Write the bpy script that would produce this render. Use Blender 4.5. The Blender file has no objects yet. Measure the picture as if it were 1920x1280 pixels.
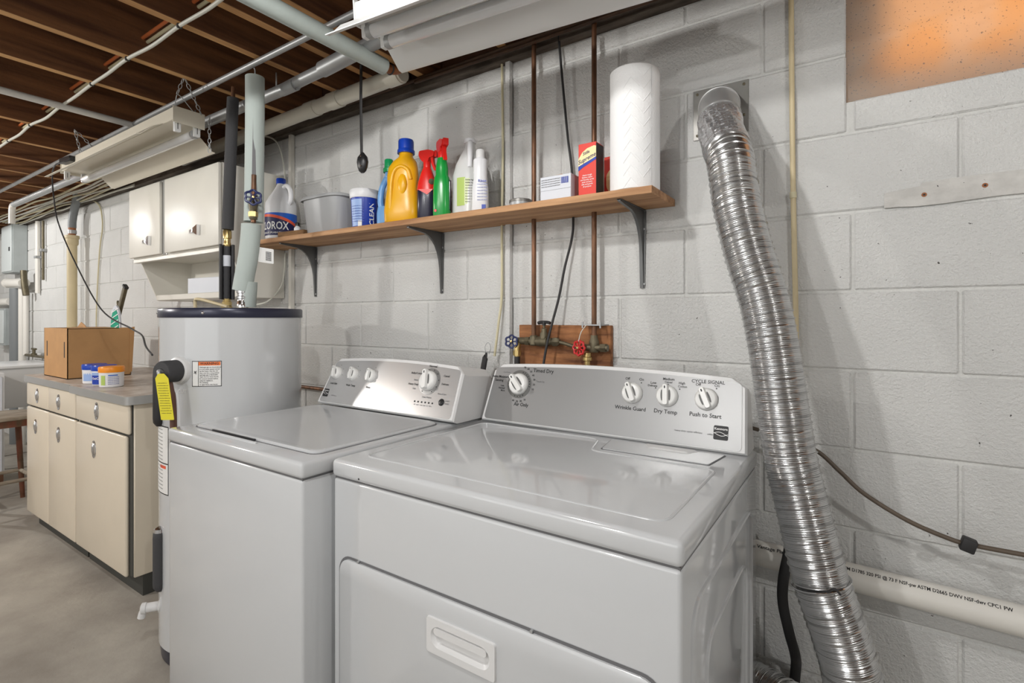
import bpy, bmesh, math, random
from mathutils import Vector, Matrix
random.seed(7)
PI = math.pi
scene = bpy.context.scene
COL = scene.collection

# ---------------------------------------------------------------- camera, world, lights, exposure
# world axes: X runs along the block wall (to the right), Y goes towards the wall, Z up; wall face at WY
WY = 1.583
cam_d = bpy.data.cameras.new('camera')
cam_d.sensor_width = 36.0
cam_d.lens = 970 / 1920 * 36.0
cam_d.shift_y = -(640 - 596.25) / 1920
cam_d.clip_start = 0.02
cam = bpy.data.objects.new('camera', cam_d)
COL.objects.link(cam)
cam.location = (0, 0, 1.26)
cam.rotation_euler = (PI / 2, 0, math.radians(34.1))
scene.camera = cam

scene.view_settings.view_transform = 'Standard'
scene.view_settings.look = 'None'
scene.view_settings.gamma = 1.0
scene.view_settings.use_curve_mapping = False
scene.view_settings.exposure = 0.04

wd = bpy.data.worlds.new('world'); scene.world = wd
wd.use_nodes = True
wd.node_tree.nodes['Background'].inputs[0].default_value = (0.9, 0.95, 1.0, 1)
wd.node_tree.nodes['Background'].inputs[1].default_value = 0.25


def shade_lamp(name, loc, watts, col=(1, 0.985, 0.96), rad=0.032):
    """bare lamp under an opaque shade: light goes down and sideways, none to the joists"""
    d = bpy.data.lights.new(name, 'SPOT')
    d.energy = watts; d.color = col; d.shadow_soft_size = rad
    d.spot_size = math.radians(179.5); d.spot_blend = 0.04
    o = bpy.data.objects.new(name, d); COL.objects.link(o); o.location = loc
    return o


shade_lamp('ceiling_lamp', (-0.82, 0.16, 2.2), 36)
shade_lamp('ceiling_lamp', (1.55, -0.40, 2.2), 54)
shade_lamp('ceiling_lamp', (-0.9, -1.75, 2.2), 54)
shade_lamp('ceiling_lamp', (-6.4, 0.1, 2.2), 88)
# bare bulb hanging below the joists to the left of the frame
_d = bpy.data.lights.new('bare_bulb', 'POINT'); _d.energy = 80; _d.color = (1, 0.97, 0.92); _d.shadow_soft_size = 0.05
_o = bpy.data.objects.new('bare_bulb', _d); COL.objects.link(_o); _o.location = (-3.95, -0.75, 1.90)


def area(name, loc, target, size, watts, col=(1, 1, 1)):
    d = bpy.data.lights.new(name, 'AREA')
    d.shape = 'RECTANGLE'; d.size = size[0]; d.size_y = size[1]; d.energy = watts; d.color = col
    o = bpy.data.objects.new(name, d); COL.objects.link(o); o.location = loc
    o.rotation_euler = (Vector(target) - Vector(loc)).to_track_quat('-Z', 'Y').to_euler()
    return o


# large unseen fill light, added behind the camera to lift the room
area('rear_fill', (-1.2, -2.3, 1.5), (-1.4, 1.5, 1.1), (3.6, 1.6), 22, (0.96, 0.985, 1.0))


# ---------------------------------------------------------------- materials
def srgb(r, g, b):
    f = lambda c: (c / 12.92 if c <= 0.04045 else ((c + 0.055) / 1.055) ** 2.4)
    return (f(r / 255), f(g / 255), f(b / 255), 1)


def mat(name, col, rough=0.5, metal=0.0, var=0.0, vscale=(6, 6, 6), bump=0.0, bscale=60, col2=None,
        specks=0.0, coat=0.0, alpha=1.0, detail=4, bdist=0.004, trans=0.0, brough=False):
    m = bpy.data.materials.new(name); m.use_nodes = True
    nt = m.node_tree; p = nt.nodes['Principled BSDF']
    p.inputs['Roughness'].default_value = rough
    p.inputs['Metallic'].default_value = metal
    p.inputs['Coat Weight'].default_value = coat
    p.inputs['Coat Roughness'].default_value = 0.06
    p.inputs['Transmission Weight'].default_value = trans
    p.inputs['Alpha'].default_value = alpha
    p.inputs['Base Color'].default_value = col
    tc = nt.nodes.new('ShaderNodeNewGeometry')
    pos = tc.outputs['Position']
    last = None
    if var > 0 or col2:
        mp = nt.nodes.new('ShaderNodeMapping'); mp.inputs['Scale'].default_value = vscale
        nt.links.new(pos, mp.inputs['Vector'])
        nz = nt.nodes.new('ShaderNodeTexNoise'); nz.inputs['Scale'].default_value = 1.0
        nz.inputs['Detail'].default_value = detail; nz.inputs['Roughness'].default_value = 0.6
        nt.links.new(mp.outputs[0], nz.inputs['Vector'])
        rp = nt.nodes.new('ShaderNodeValToRGB')
        c2 = col2 or tuple(c * (1 - var) for c in col[:3]) + (1,)
        rp.color_ramp.elements[0].position = 0.35; rp.color_ramp.elements[1].position = 0.65
        rp.color_ramp.elements[0].color = c2; rp.color_ramp.elements[1].color = col
        nt.links.new(nz.outputs['Fac'], rp.inputs['Fac'])
        last = rp.outputs['Color']
    if specks > 0:
        nz = nt.nodes.new('ShaderNodeTexNoise'); nz.inputs['Scale'].default_value = 55
        nz.inputs['Detail'].default_value = 3; nz.inputs['Roughness'].default_value = 0.75
        nt.links.new(pos, nz.inputs['Vector'])
        r2 = nt.nodes.new('ShaderNodeMapRange')
        r2.inputs['From Min'].default_value = 0.735 - 0.02 * specks; r2.inputs['From Max'].default_value = 0.76 - 0.02 * specks
        nt.links.new(nz.outputs['Fac'], r2.inputs['Value'])
        mx = nt.nodes.new('ShaderNodeMixRGB'); mx.inputs['Color2'].default_value = srgb(70, 66, 62)
        if last: nt.links.new(last, mx.inputs['Color1'])
        else: mx.inputs['Color1'].default_value = col
        nt.links.new(r2.outputs[0], mx.inputs['Fac'])
        last = mx.outputs['Color']
    if last: nt.links.new(last, p.inputs['Base Color'])
    if bump > 0:
        nb = nt.nodes.new('ShaderNodeTexNoise'); nb.inputs['Scale'].default_value = bscale
        nb.inputs['Detail'].default_value = 5; nb.inputs['Roughness'].default_value = 0.65
        nt.links.new(pos, nb.inputs['Vector'])
        bp = nt.nodes.new('ShaderNodeBump'); bp.inputs['Strength'].default_value = bump
        bp.inputs['Distance'].default_value = bdist
        nt.links.new(nb.outputs['Fac'], bp.inputs['Height'])
        nt.links.new(bp.outputs[0], p.inputs['Normal'])
        if coat: nt.links.new(bp.outputs[0], p.inputs['Coat Normal'])
    return m


MT = {}
MT['block'] = mat('painted_block', srgb(222, 222, 220), 0.62, var=0.07, vscale=(4, 4, 4), bump=0.8, bscale=120, specks=1.6, bdist=0.009)
MT['mortar'] = mat('painted_mortar', srgb(214, 214, 211), 0.7, var=0.10, vscale=(9, 9, 9), bump=0.8, bscale=60, bdist=0.008)
MT['bare'] = mat('bare_block', srgb(206, 204, 200), 0.85, var=0.16, vscale=(18, 18, 30), bump=0.7, bscale=70, specks=3)
MT['concrete'] = mat('floor_concrete', srgb(172, 166, 156), 0.75, var=0.25, vscale=(2.2, 2.2, 2.2), bump=0.3, bscale=40, specks=1, col2=srgb(138, 131, 122), detail=8)
MT['plaster'] = mat('plain_wall', srgb(205, 205, 203), 0.8)
MT['joist_edge'] = mat('pale_joist_edge', srgb(214, 168, 112), 0.75, vscale=(22, 1.6, 22), col2=srgb(168, 120, 72), detail=6)
MT['joist'] = mat('joist_wood', srgb(140, 94, 58), 0.75, vscale=(22, 1.6, 22), col2=srgb(84, 50, 29), bump=0.3, bscale=50, detail=7)
MT['subfloor'] = mat('subfloor_wood', srgb(92, 58, 36), 0.8, vscale=(1.4, 20, 20), col2=srgb(60, 36, 21), detail=7)
MT['sill'] = mat('sill_wood', srgb(112, 102, 92), 0.85, vscale=(6, 25, 25), col2=srgb(66, 58, 50), bump=0.6, bscale=40, detail=7)
MT['pine'] = mat('pine_shelf', srgb(200, 156, 114), 0.7, vscale=(2.2, 26, 40), col2=srgb(150, 106, 70), detail=9, bump=0.5, bscale=70)
MT['board'] = mat('board_wood', srgb(172, 116, 72), 0.75, vscale=(5, 30, 40), col2=srgb(104, 62, 36), detail=8, bump=0.4, bscale=50)
MT['oldwood'] = mat('old_wood', srgb(140, 104, 66), 0.8, vscale=(8, 30, 30), col2=srgb(96, 68, 42), detail=6)
MT['redwood'] = mat('stool_wood', srgb(118, 62, 42), 0.7, vscale=(20, 20, 4), col2=srgb(86, 66, 46), detail=6)
MT['stooltop'] = mat('stool_top', srgb(158, 148, 132), 0.8, vscale=(25, 6, 25), col2=srgb(120, 106, 90), detail=6)
MT['enamel'] = mat('white_enamel', srgb(198, 200, 202), 0.12, coat=0.5)
MT['enamel_soft'] = mat('white_plastic', srgb(218, 218, 218), 0.3)
MT['seam'] = mat('dark_seam', srgb(104, 104, 106), 0.6)
MT['silver'] = mat('silver_panel', srgb(150, 150, 150), 0.34, metal=0.55)
MT['silver_w'] = mat('pale_silver_panel', srgb(196, 196, 196), 0.24, metal=0.5)
MT['ring'] = mat('dial_grey', srgb(104, 104, 102), 0.4, metal=0.3)
MT['knob'] = mat('knob_white', srgb(232, 232, 230), 0.28)
MT['knobslot'] = mat('knob_slot', srgb(96, 96, 95), 0.5)
MT['ink'] = mat('black_ink', srgb(32, 32, 34), 0.5)
MT['inkgrey'] = mat('grey_ink', srgb(110, 110, 112), 0.5)
MT['inkwhite'] = mat('white_ink', srgb(240, 240, 240), 0.5)
MT['black'] = mat('black_plastic', srgb(34, 34, 36), 0.35)
MT['blackrubber'] = mat('black_rubber', srgb(42, 41, 42), 0.6)
MT['foamblack'] = mat('black_foam', srgb(62, 62, 64), 0.75, bump=0.4, bscale=120)
MT['foamgrey'] = mat('grey_green_foam', srgb(182, 192, 188), 0.7, var=0.06, vscale=(20, 20, 5), bump=0.2, bscale=80)
MT['navy'] = mat('navy_metal', srgb(46, 48, 66), 0.3, metal=0.2)
MT['foil'] = mat('aluminium', srgb(200, 200, 200), 0.22, metal=0.97)
MT['elbowmetal'] = mat('elbow_metal', srgb(196, 196, 196), 0.36, metal=0.75)
MT['tape'] = mat('crumpled_foil', srgb(220, 220, 222), 0.24, metal=0.85, bump=0.5, bscale=38, bdist=0.008)
MT['galv'] = mat('galvanised', srgb(178, 180, 181), 0.42, metal=0.45, var=0.12, vscale=(15, 15, 15))
MT['plate'] = mat('dull_plate', srgb(140, 138, 134), 0.45, metal=0.8, var=0.15, vscale=(12, 12, 12))
MT['steel'] = mat('bracket_steel', srgb(104, 105, 105), 0.4, metal=0.45)
MT['chrome'] = mat('chrome', srgb(220, 220, 222), 0.12, metal=1.0)
MT['brass'] = mat('brass', srgb(196, 172, 116), 0.3, metal=0.9)
MT['bronze'] = mat('old_bronze', srgb(112, 104, 84), 0.5, metal=0.6, var=0.25, vscale=(40, 40, 40))
MT['copper'] = mat('old_copper', srgb(134, 94, 68), 0.45, metal=0.5, col2=srgb(88, 64, 48), vscale=(40, 40, 9), detail=5)
MT['pvc'] = mat('white_pvc', srgb(224, 221, 214), 0.35)
MT['drain'] = mat('cream_drain', srgb(214, 210, 196), 0.35, var=0.05)
MT['tan'] = mat('tan_pipe', srgb(210, 194, 156), 0.5, var=0.08)
MT['rubbergrey'] = mat('grey_hose', srgb(120, 124, 126), 0.5)
MT['rust'] = mat('rusty_brown', srgb(150, 92, 52), 0.6)
MT['greypaint'] = mat('grey_box', srgb(168, 174, 174), 0.5, var=0.1, vscale=(8, 8, 8))
MT['greypaint2'] = mat('pale_grey_box', srgb(206, 212, 212), 0.5)
MT['wirewhite'] = mat('white_cable', srgb(212, 212, 202), 0.45)
MT['wirecream'] = mat('cream_cable', srgb(204, 196, 164), 0.5)
MT['wireorange'] = mat('orange_cable', srgb(196, 106, 58), 0.5)
MT['cream'] = mat('cream_enamel', srgb(222, 211, 192), 0.32, var=0.05, vscale=(3, 3, 3))
MT['creamedge'] = mat('ivory_enamel', srgb(224, 221, 212), 0.38, var=0.04, vscale=(5, 5, 5))
MT['kick'] = mat('toe_kick', srgb(66, 66, 62), 0.7)
MT['laminate'] = mat('laminate_top', srgb(206, 196, 186), 0.4, col2=srgb(170, 154, 140), vscale=(14, 14, 14), detail=8)
MT['trimmetal'] = mat('edge_metal', srgb(176, 176, 174), 0.35, metal=0.5)
MT['card'] = mat('cardboard', srgb(190, 146, 98), 0.8, var=0.12, vscale=(7, 7, 7))
MT['lampwhite'] = mat('lamp_enamel', srgb(226, 227, 226), 0.35)
MT['lampcream'] = mat('lamp_cream', srgb(222, 216, 200), 0.35)
MT['tube'] = mat('lamp_tube', srgb(226, 228, 230), 0.12, coat=0.5)
MT['paper'] = mat('paper_towel', srgb(240, 240, 240), 0.9, bump=0.35, bscale=130)
MT['white'] = mat('white_bottle', srgb(228, 229, 232), 0.35)
MT['cloudy'] = mat('cloudy_white', srgb(212, 213, 212), 0.3)
MT['yellow'] = mat('yellow_bottle', srgb(236, 176, 24), 0.3)
MT['blue'] = mat('blue_cap', srgb(22, 66, 178), 0.3)
MT['ltblue'] = mat('light_blue_bottle', srgb(116, 168, 222), 0.3)
MT['green'] = mat('green_bottle', srgb(22, 150, 62), 0.25)
MT['greencap'] = mat('green_cap', srgb(16, 146, 84), 0.35)
MT['red'] = mat('red_plastic', srgb(222, 38, 32), 0.3)
MT['darknavy'] = mat('dark_navy_bottle', srgb(30, 28, 52), 0.25)
MT['greybasin'] = mat('grey_basin', srgb(178, 180, 182), 0.35)
MT['royal'] = mat('royal_blue_print', srgb(30, 62, 166), 0.35)
MT['paleprint'] = mat('pale_blue_print', srgb(150, 178, 226), 0.4)
MT['limelabel'] = mat('lime_label', srgb(176, 200, 104), 0.5)
MT['palelabel'] = mat('pale_green_label', srgb(214, 224, 176), 0.5)
MT['navylabel'] = mat('navy_label', srgb(30, 32, 84), 0.45)
MT['bluelabel'] = mat('blue_label', srgb(28, 96, 200), 0.45)
MT['orangelabel'] = mat('orange_label', srgb(232, 92, 56), 0.45)
MT['orange'] = mat('orange_lid', srgb(246, 150, 30), 0.35)
MT['redbox'] = mat('red_card', srgb(220, 62, 48), 0.5)
MT['creamprint'] = mat('cream_print', srgb(244, 226, 170), 0.5)
MT['greywhite'] = mat('white_card', srgb(214, 218, 226), 0.5)
MT['yellowtag'] = mat('yellow_tag', srgb(226, 214, 44), 0.5)
MT['warn'] = mat('warning_orange', srgb(232, 116, 50), 0.5)
MT['labelwhite'] = mat('label_white', srgb(232, 232, 230), 0.5)
MT['teal'] = mat('teal_fabric', srgb(30, 158, 128), 0.6)
MT['bluewheel'] = mat('blue_wheel', srgb(34, 44, 92), 0.35)
MT['redwheel'] = mat('red_wheel', srgb(196, 40, 40), 0.4)
MT['darkcopper'] = mat('dull_copper', srgb(92, 68, 50), 0.55, metal=0.4, col2=srgb(64, 48, 38), vscale=(9, 40, 40))
MT['brownlead'] = mat('brown_pipe', srgb(98, 66, 54), 0.5)
MT['cablebrown'] = mat('brown_cable', srgb(92, 80, 68), 0.5)
MT['flexwhite'] = mat('white_wrap', srgb(226, 226, 222), 0.5, bump=0.6, bscale=60)


# ---------------------------------------------------------------- mesh helpers (geometry in world metres)
ORIG = {}


def rrect(x0, x1, y0, y1, r, n=6):
    pts = []
    for cx, cy, a0 in ((x1 - r, y1 - r, 0), (x0 + r, y1 - r, 90), (x0 + r, y0 + r, 180), (x1 - r, y0 + r, 270)):
        for i in range(n + 1):
            a = math.radians(a0 + 90 * i / n)
            pts.append((cx + r * math.cos(a), cy + r * math.sin(a)))
    return pts


def smooth_path(pts, n=8, closed=False):
    P = [Vector(p) for p in pts]
    if len(P) < 3 or n <= 1: return P
    out = []
    m = len(P)
    rng = range(m) if closed else range(m - 1)
    for i in rng:
        p1, p2 = P[i], P[(i + 1) % m]
        p0 = P[i - 1] if (i > 0 or closed) else p1 * 2 - p2
        p3 = P[(i + 2) % m] if (i + 2 < m or closed) else p2 * 2 - p1
        for k in range(n):
            t = k / n
            out.append(0.5 * ((2 * p1) + (p2 - p0) * t + (2 * p0 - 5 * p1 + 4 * p2 - p3) * t * t + (3 * p1 - p0 - 3 * p2 + p3) * t ** 3))
    if not closed: out.append(P[-1])
    return out


class MB:
    def __init__(self):
        self.v = []; self.f = []; self.X = None

    def _add(self, vs, fs):
        b = len(self.v)
        if self.X is not None: vs = [self.X @ Vector(p) for p in vs]
        self.v += [tuple(p) for p in vs]; self.f += [tuple(i + b for i in q) for q in fs]
        return self

    def box(self, x0, x1, y0, y1, z0, z1, bev=0.0, seg=2):
        bm = bmesh.new()
        vs = [bm.verts.new(p) for p in ((x0, y0, z0), (x1, y0, z0), (x1, y1, z0), (x0, y1, z0), (x0, y0, z1), (x1, y0, z1), (x1, y1, z1), (x0, y1, z1))]
        for q in ((0, 3, 2, 1), (4, 5, 6, 7), (0, 1, 5, 4), (1, 2, 6, 5), (2, 3, 7, 6), (3, 0, 4, 7)):
            bm.faces.new([vs[i] for i in q])
        if bev > 0:
            bmesh.ops.bevel(bm, geom=list(bm.edges), offset=bev, segments=seg, profile=0.5, affect='EDGES')
        bm.verts.index_update()
        self._add([v.co.copy() for v in bm.verts], [[v.index for v in f.verts] for f in bm.faces])
        bm.free(); return self

    def loft(self, rings, cap=True, closed=False):
        n = len(rings[0]); vs = [p for r in rings for p in r]; fs = []
        m = len(rings)
        for i in range(m if closed else m - 1):
            a, b = i * n, ((i + 1) % m) * n
            for k in range(n):
                fs.append((a + k, a + (k + 1) % n, b + (k + 1) % n, b + k))
        if cap and not closed:
            fs.append(tuple(reversed(range(n)))); fs.append(tuple(range((m - 1) * n, m * n)))
        return self._add(vs, fs)

    def tube(self, pts, r, seg=14, n=8, cap=True, closed=False, rfun=None, flat=1.0):
        P = smooth_path(pts, n, closed); m = len(P)
        T = []
        for i in range(m):
            a = P[(i - 1) % m] if (i > 0 or closed) else P[i]
            b = P[(i + 1) % m] if (i < m - 1 or closed) else P[i]
            T.append((b - a).normalized())
        up = Vector((0, 0, 1)) if abs(T[0].z) < 0.9 else Vector((1, 0, 0))
        N = (up - T[0] * up.dot(T[0])).normalized()
        rings = []; s = 0
        for i in range(m):
            if i:
                s += (P[i] - P[i - 1]).length
                N = (N - T[i] * N.dot(T[i])).normalized()
            B = T[i].cross(N)
            rr = r if rfun is None else rfun(s, i / (m - 1))
            rings.append([P[i] + (N * math.cos(2 * PI * k / seg) + B * math.sin(2 * PI * k / seg) * flat) * rr for k in range(seg)])
        return self.loft(rings, cap, closed)

    def lathe(self, base, prof, seg=28, axis=(0, 0, 1), sx=1.0, cap=True):
        A = Vector(axis).normalized()
        up = Vector((1, 0, 0)) if abs(A.x) < 0.9 else Vector((0, 1, 0))
        U = (up - A * up.dot(A)).normalized(); V = A.cross(U); b = Vector(base)
        rings = [[b + A * h + (U * math.cos(2 * PI * k / seg) * sx + V * math.sin(2 * PI * k / seg)) * max(r, 1e-5) for k in range(seg)] for r, h in prof]
        return self.loft(rings, cap)

    def prism(self, poly, fn, d0, d1):
        # poly: 2-d outline, fn(u, v, d) -> world
        n = len(poly)
        vs = [fn(u, v, d0) for u, v in poly] + [fn(u, v, d1) for u, v in poly]
        fs = [tuple(reversed(range(n))), tuple(range(n, 2 * n))]
        fs += [(k, (k + 1) % n, n + (k + 1) % n, n + k) for k in range(n)]
        return self._add(vs, fs)

    def torus(self, c, axis, R, r, seg=20, s2=8):
        A = Vector(axis).normalized()
        up = Vector((1, 0, 0)) if abs(A.x) < 0.9 else Vector((0, 1, 0))
        U = (up - A * up.dot(A)).normalized(); V = A.cross(U)
        return self.tube([Vector(c) + (U * math.cos(2 * PI * k / seg) + V * math.sin(2 * PI * k / seg)) * R for k in range(seg)], r, seg=s2, n=1, closed=True)

    def ball(self, c, rx, ry=None, rz=None, seg=16, rings=10):
        ry = ry or rx; rz = rz or rx
        R = []
        for j in range(rings + 1):
            a = -PI / 2 + PI * j / rings
            R.append([(c[0] + rx * max(math.cos(a), 1e-4) * math.cos(2 * PI * k / seg), c[1] + ry * max(math.cos(a), 1e-4) * math.sin(2 * PI * k / seg), c[2] + rz * math.sin(a)) for k in range(seg)])
        return self.loft(R)

    def obj(self, name, m, parent=None, angle=38, flip=True):
        me = bpy.data.meshes.new(name)
        if parent is not None: o0 = ORIG[parent.name]
        else:
            xs = [p[0] for p in self.v]; ys = [p[1] for p in self.v]; zs = [p[2] for p in self.v]
            o0 = Vector(((min(xs) + max(xs)) / 2, (min(ys) + max(ys)) / 2, min(zs)))
        me.from_pydata([Vector(p) - o0 for p in self.v], [], self.f)
        bm = bmesh.new(); bm.from_mesh(me)
        bmesh.ops.recalc_face_normals(bm, faces=list(bm.faces)); bm.to_mesh(me); bm.free()
        me.materials.append(MT[m] if isinstance(m, str) else m)
        me.polygons.foreach_set('use_smooth', [True] * len(me.polygons))
        me.set_sharp_from_angle(angle=math.radians(angle))
        o = bpy.data.objects.new(name, me); COL.objects.link(o)
        if parent is not None: o.parent = parent
        else: o.location = o0
        ORIG[o.name] = o0
        return o


def tag(o, label, cat, group=None):
    o['label'] = label; o['category'] = cat
    if group: o['group'] = group
    return o


def thing(name, label, cat, loc, group=None):
    o = bpy.data.objects.new(name, None); COL.objects.link(o)
    o.location = loc; o.empty_display_size = 0.05
    ORIG[o.name] = Vector(loc)
    return tag(o, label, cat, group)


def struct(o):
    o['kind'] = 'structure'; return o


def part(name, m, parent, fn, **kw):
    b = MB(); fn(b); return b.obj(name, m, parent, **kw)


_tc = {}


def text_mesh(s, size, align='CENTER'):
    key = (s, size, align)
    if key in _tc: return _tc[key]
    c = bpy.data.curves.new('print', 'FONT'); c.body = s; c.size = size; c.align_x = align; c.align_y = 'CENTER'
    c.resolution_u = 2; c.offset = size * .016
    o = bpy.data.objects.new('print', c); COL.objects.link(o)
    me = bpy.data.meshes.new_from_object(o.evaluated_get(bpy.context.evaluated_depsgraph_get()))
    v = [tuple(p.co) for p in me.vertices]; f = [tuple(p.vertices) for p in me.polygons]
    bpy.data.objects.remove(o); bpy.data.curves.remove(c); bpy.data.meshes.remove(me)
    _tc[key] = (v, f)
    return v, f


def add_text(b, s, size, fn, align='CENTER', stretch=1.0, shear=0.0):
    """fn(u, v) -> world point on the printed surface"""
    v, f = text_mesh(s, size, align)
    b._add([fn(p[0] * stretch + p[1] * shear, p[1]) for p in v], f)


def text_part(name, s, size, fn, m, parent, align='CENTER', stretch=1.0, shear=0.0):
    b = MB(); add_text(b, s, size, fn, align, stretch, shear)
    return b.obj(name, m, parent)


def dup(o, d, label=None, parent=None):
    c = o.copy(); COL.objects.link(c); c.parent = parent
    if parent is None: c.location = o.location + Vector(d)
    ORIG[c.name] = ORIG[o.name] + Vector(d)
    for ch in list(o.children): dup(ch, d, None, c)
    if label: c['label'] = label
    return c


# ---------------------------------------------------------------- room shell
XL, XR, YB, ZT = -8.4, 2.6, -2.6, 2.44
ZA, CH, BX0, BW = 1.3289, 0.2032, -2.3331, 0.42050
WIN_X0, WIN_X1, WIN_Z0 = -0.036, 0.86, 1.815
WTOP = 2.204

fl = struct(MB().box(XL - .1, XR + .1, YB - .1, WY + .2, -0.12, 0).obj('floor', 'concrete'))
wb = MB()
wb.box(XL, WIN_X0, WY + .006, WY + .2, 0, WTOP)
wb.box(WIN_X0, WIN_X1, WY + .006, WY + .2, 0, WIN_Z0)
wb.box(WIN_X1, XR, WY + .006, WY + .2, 0, WTOP)
wall = struct(wb.obj('wall_back', 'mortar'))
struct(MB().box(XL - .1, XL, YB, WY + .2, 0, ZT).obj('wall_left', 'plaster'))
struct(MB().box(XR, XR + .1, YB, WY + .2, 0, ZT).obj('wall_right', 'plaster'))
struct(MB().box(XL - .1, XR + .1, YB - .1, YB, 0, ZT).obj('wall_front', 'plaster'))

_blk = {}


def block(x0, x1, z0, z1):
    g = 0.0034
    x0 += g; x1 -= g; z0 += g; z1 -= g
    if x1 - x0 < 0.02 or z1 - z0 < 0.015: return
    w, h = round(x1 - x0, 3), round(z1 - z0, 3)
    if (w, h) not in _blk:
        b = MB(); b.box(-w / 2, w / 2, 0, 0.03, -h / 2, h / 2, bev=0.0038, seg=1)
        me = bpy.data.meshes.new('block'); me.from_pydata(b.v, [], b.f)
        me.materials.append(MT['block'])
        bm = bmesh.new(); bm.from_mesh(me); bmesh.ops.recalc_face_normals(bm, faces=list(bm.faces)); bm.to_mesh(me); bm.free()
        me.polygons.foreach_set('use_smooth', [True] * len(me.polygons)); me.set_sharp_from_angle(angle=math.radians(25))
        _blk[(w, h)] = me
    o = bpy.data.objects.new('block', _blk[(w, h)]); COL.objects.link(o)
    o.parent = wall
    o.location = Vector(((x0 + x1) / 2, WY + random.uniform(0, 0.0014), (z0 + z1) / 2)) - ORIG['wall_back']


for r in range(-7, 5):
    z0, z1 = max(ZA + r * CH, 0.0), min(ZA + (r + 1) * CH, WTOP)
    if z1 - z0 < 0.02: continue
    off = BW / 2 if r % 2 == 0 else 0.0
    k = math.floor((XL - BX0 - off) / BW)
    while True:
        x0 = BX0 + off + k * BW; x1 = x0 + BW; k += 1
        x0c, x1c = max(x0, XL), min(x1, XR)
        if x0 >= XR: break
        if x1c - x0c < 0.03: continue
        if z1 > WIN_Z0 + 0.01 and x1c > WIN_X0 and x0c < WIN_X1:
            if x0c < WIN_X0: block(x0c, WIN_X0 + .0045, z0, z1)
            if x1c > WIN_X1: block(WIN_X1 - .0045, x1c, z0, z1)
            if z0 < WIN_Z0 - 0.03: block(max(x0c, WIN_X0), min(x1c, WIN_X1), z0, WIN_Z0 + .0045)
        else:
            block(x0c, x1c, z0, z1)

# bare strip with two drilled holes where a batten once hung
b = MB()
b.prism([(0.045, 1.570), (0.075, 1.574), (0.115, 1.578), (0.118, 1.586), (0.20, 1.589), (0.33, 1.590), (0.55, 1.588), (0.55, 1.535), (0.26, 1.537), (0.16, 1.531), (0.11, 1.530), (0.07, 1.533), (0.045, 1.533)], lambda u, v, d: (u, d, v), WY - .0008, WY + .003)
b.obj('bare_patch', 'bare', wall)
for hx, hz in ((0.123, 1.556), (0.232, 1.563)):
    h = MB().lathe((hx, WY - .0016, hz), [(0.0001, 0), (0.0052, 0), (0.0062, .003)], 14, (0, 1, 0)).obj('anchor_hole', 'rust', wall)
    MB().lathe((hx, WY - .0019, hz), [(0.0001, 0), (0.0025, 0), (0.0025, .002)], 10, (0, 1, 0)).obj('hole', 'ink', h)

# ceiling: subfloor and joists
ceil = struct(MB().box(XL - .1, XR + .1, YB - .1, WY + .2, ZT, ZT + .05).obj('ceiling', 'subfloor'))
jx = [-1.48 + 0.4045 * i for i in range(10)] + [-1.885, -2.285, -2.655, -3.065, -3.475] + [-3.475 - 0.4064 * i for i in range(1, 12)] + [-1.66]
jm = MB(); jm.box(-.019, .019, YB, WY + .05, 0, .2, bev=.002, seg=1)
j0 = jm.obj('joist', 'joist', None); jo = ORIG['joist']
j0.data.materials.append(MT['joist_edge'])      # the narrow underside gets a paler wood than the broad faces
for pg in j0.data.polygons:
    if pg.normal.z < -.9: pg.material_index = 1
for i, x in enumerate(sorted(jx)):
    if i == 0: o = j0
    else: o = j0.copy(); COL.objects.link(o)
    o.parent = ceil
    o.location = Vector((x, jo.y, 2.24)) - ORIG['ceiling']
# sill on the wall and rim board above
struct(MB().box(XL, XR, WY - .035, WY + .12, WTOP, 2.24).obj('trim_1', 'sill'))
struct(MB().box(XL, XR, WY + .052, WY + .09, 2.24, ZT).obj('trim_2', 'subfloor'))

# painted-over basement window with warm light behind it
win = struct(MB().box(WIN_X0, WIN_X1, WY + .13, WY + .2, WIN_Z0, WTOP).obj('window_1', 'sill'))
wp = bpy.data.materials.new('painted_glass'); wp.use_nodes = True
nt = wp.node_tree; pr = nt.nodes['Principled BSDF']
pr.inputs['Base Color'].default_value = srgb(186, 184, 176); pr.inputs['Roughness'].default_value = 0.5
tl = nt.nodes.new('ShaderNodeBsdfTranslucent')
ge = nt.nodes.new('ShaderNodeNewGeometry')
nz = nt.nodes.new('ShaderNodeTexNoise'); nz.inputs['Scale'].default_value = 190; nz.inputs['Detail'].default_value = 3
nt.links.new(ge.outputs['Position'], nz.inputs['Vector'])
n2 = nt.nodes.new('ShaderNodeTexNoise'); n2.inputs['Scale'].default_value = 9
nt.links.new(ge.outputs['Position'], n2.inputs['Vector'])
rp = nt.nodes.new('ShaderNodeValToRGB'); rp.color_ramp.elements[0].position = .33; rp.color_ramp.elements[1].position = .37
rp.color_ramp.elements[0].color = srgb(120, 96, 72); rp.color_ramp.elements[1].color = srgb(250, 240, 222)
nt.links.new(nz.outputs['Fac'], rp.inputs['Fac'])
rp2 = nt.nodes.new('ShaderNodeValToRGB'); rp2.color_ramp.elements[0].position = .4; rp2.color_ramp.elements[1].position = .62
rp2.color_ramp.elements[0].color = srgb(255, 216, 142); rp2.color_ramp.elements[1].color = srgb(252, 226, 210)
nt.links.new(n2.outputs['Fac'], rp2.inputs['Fac'])
mm = nt.nodes.new('ShaderNodeMixRGB'); mm.blend_type = 'MULTIPLY'; mm.inputs['Fac'].default_value = 1
nt.links.new(rp.outputs[0], mm.inputs[1]); nt.links.new(rp2.outputs[0], mm.inputs[2])
nt.links.new(mm.outputs[0], tl.inputs['Color'])
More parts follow.
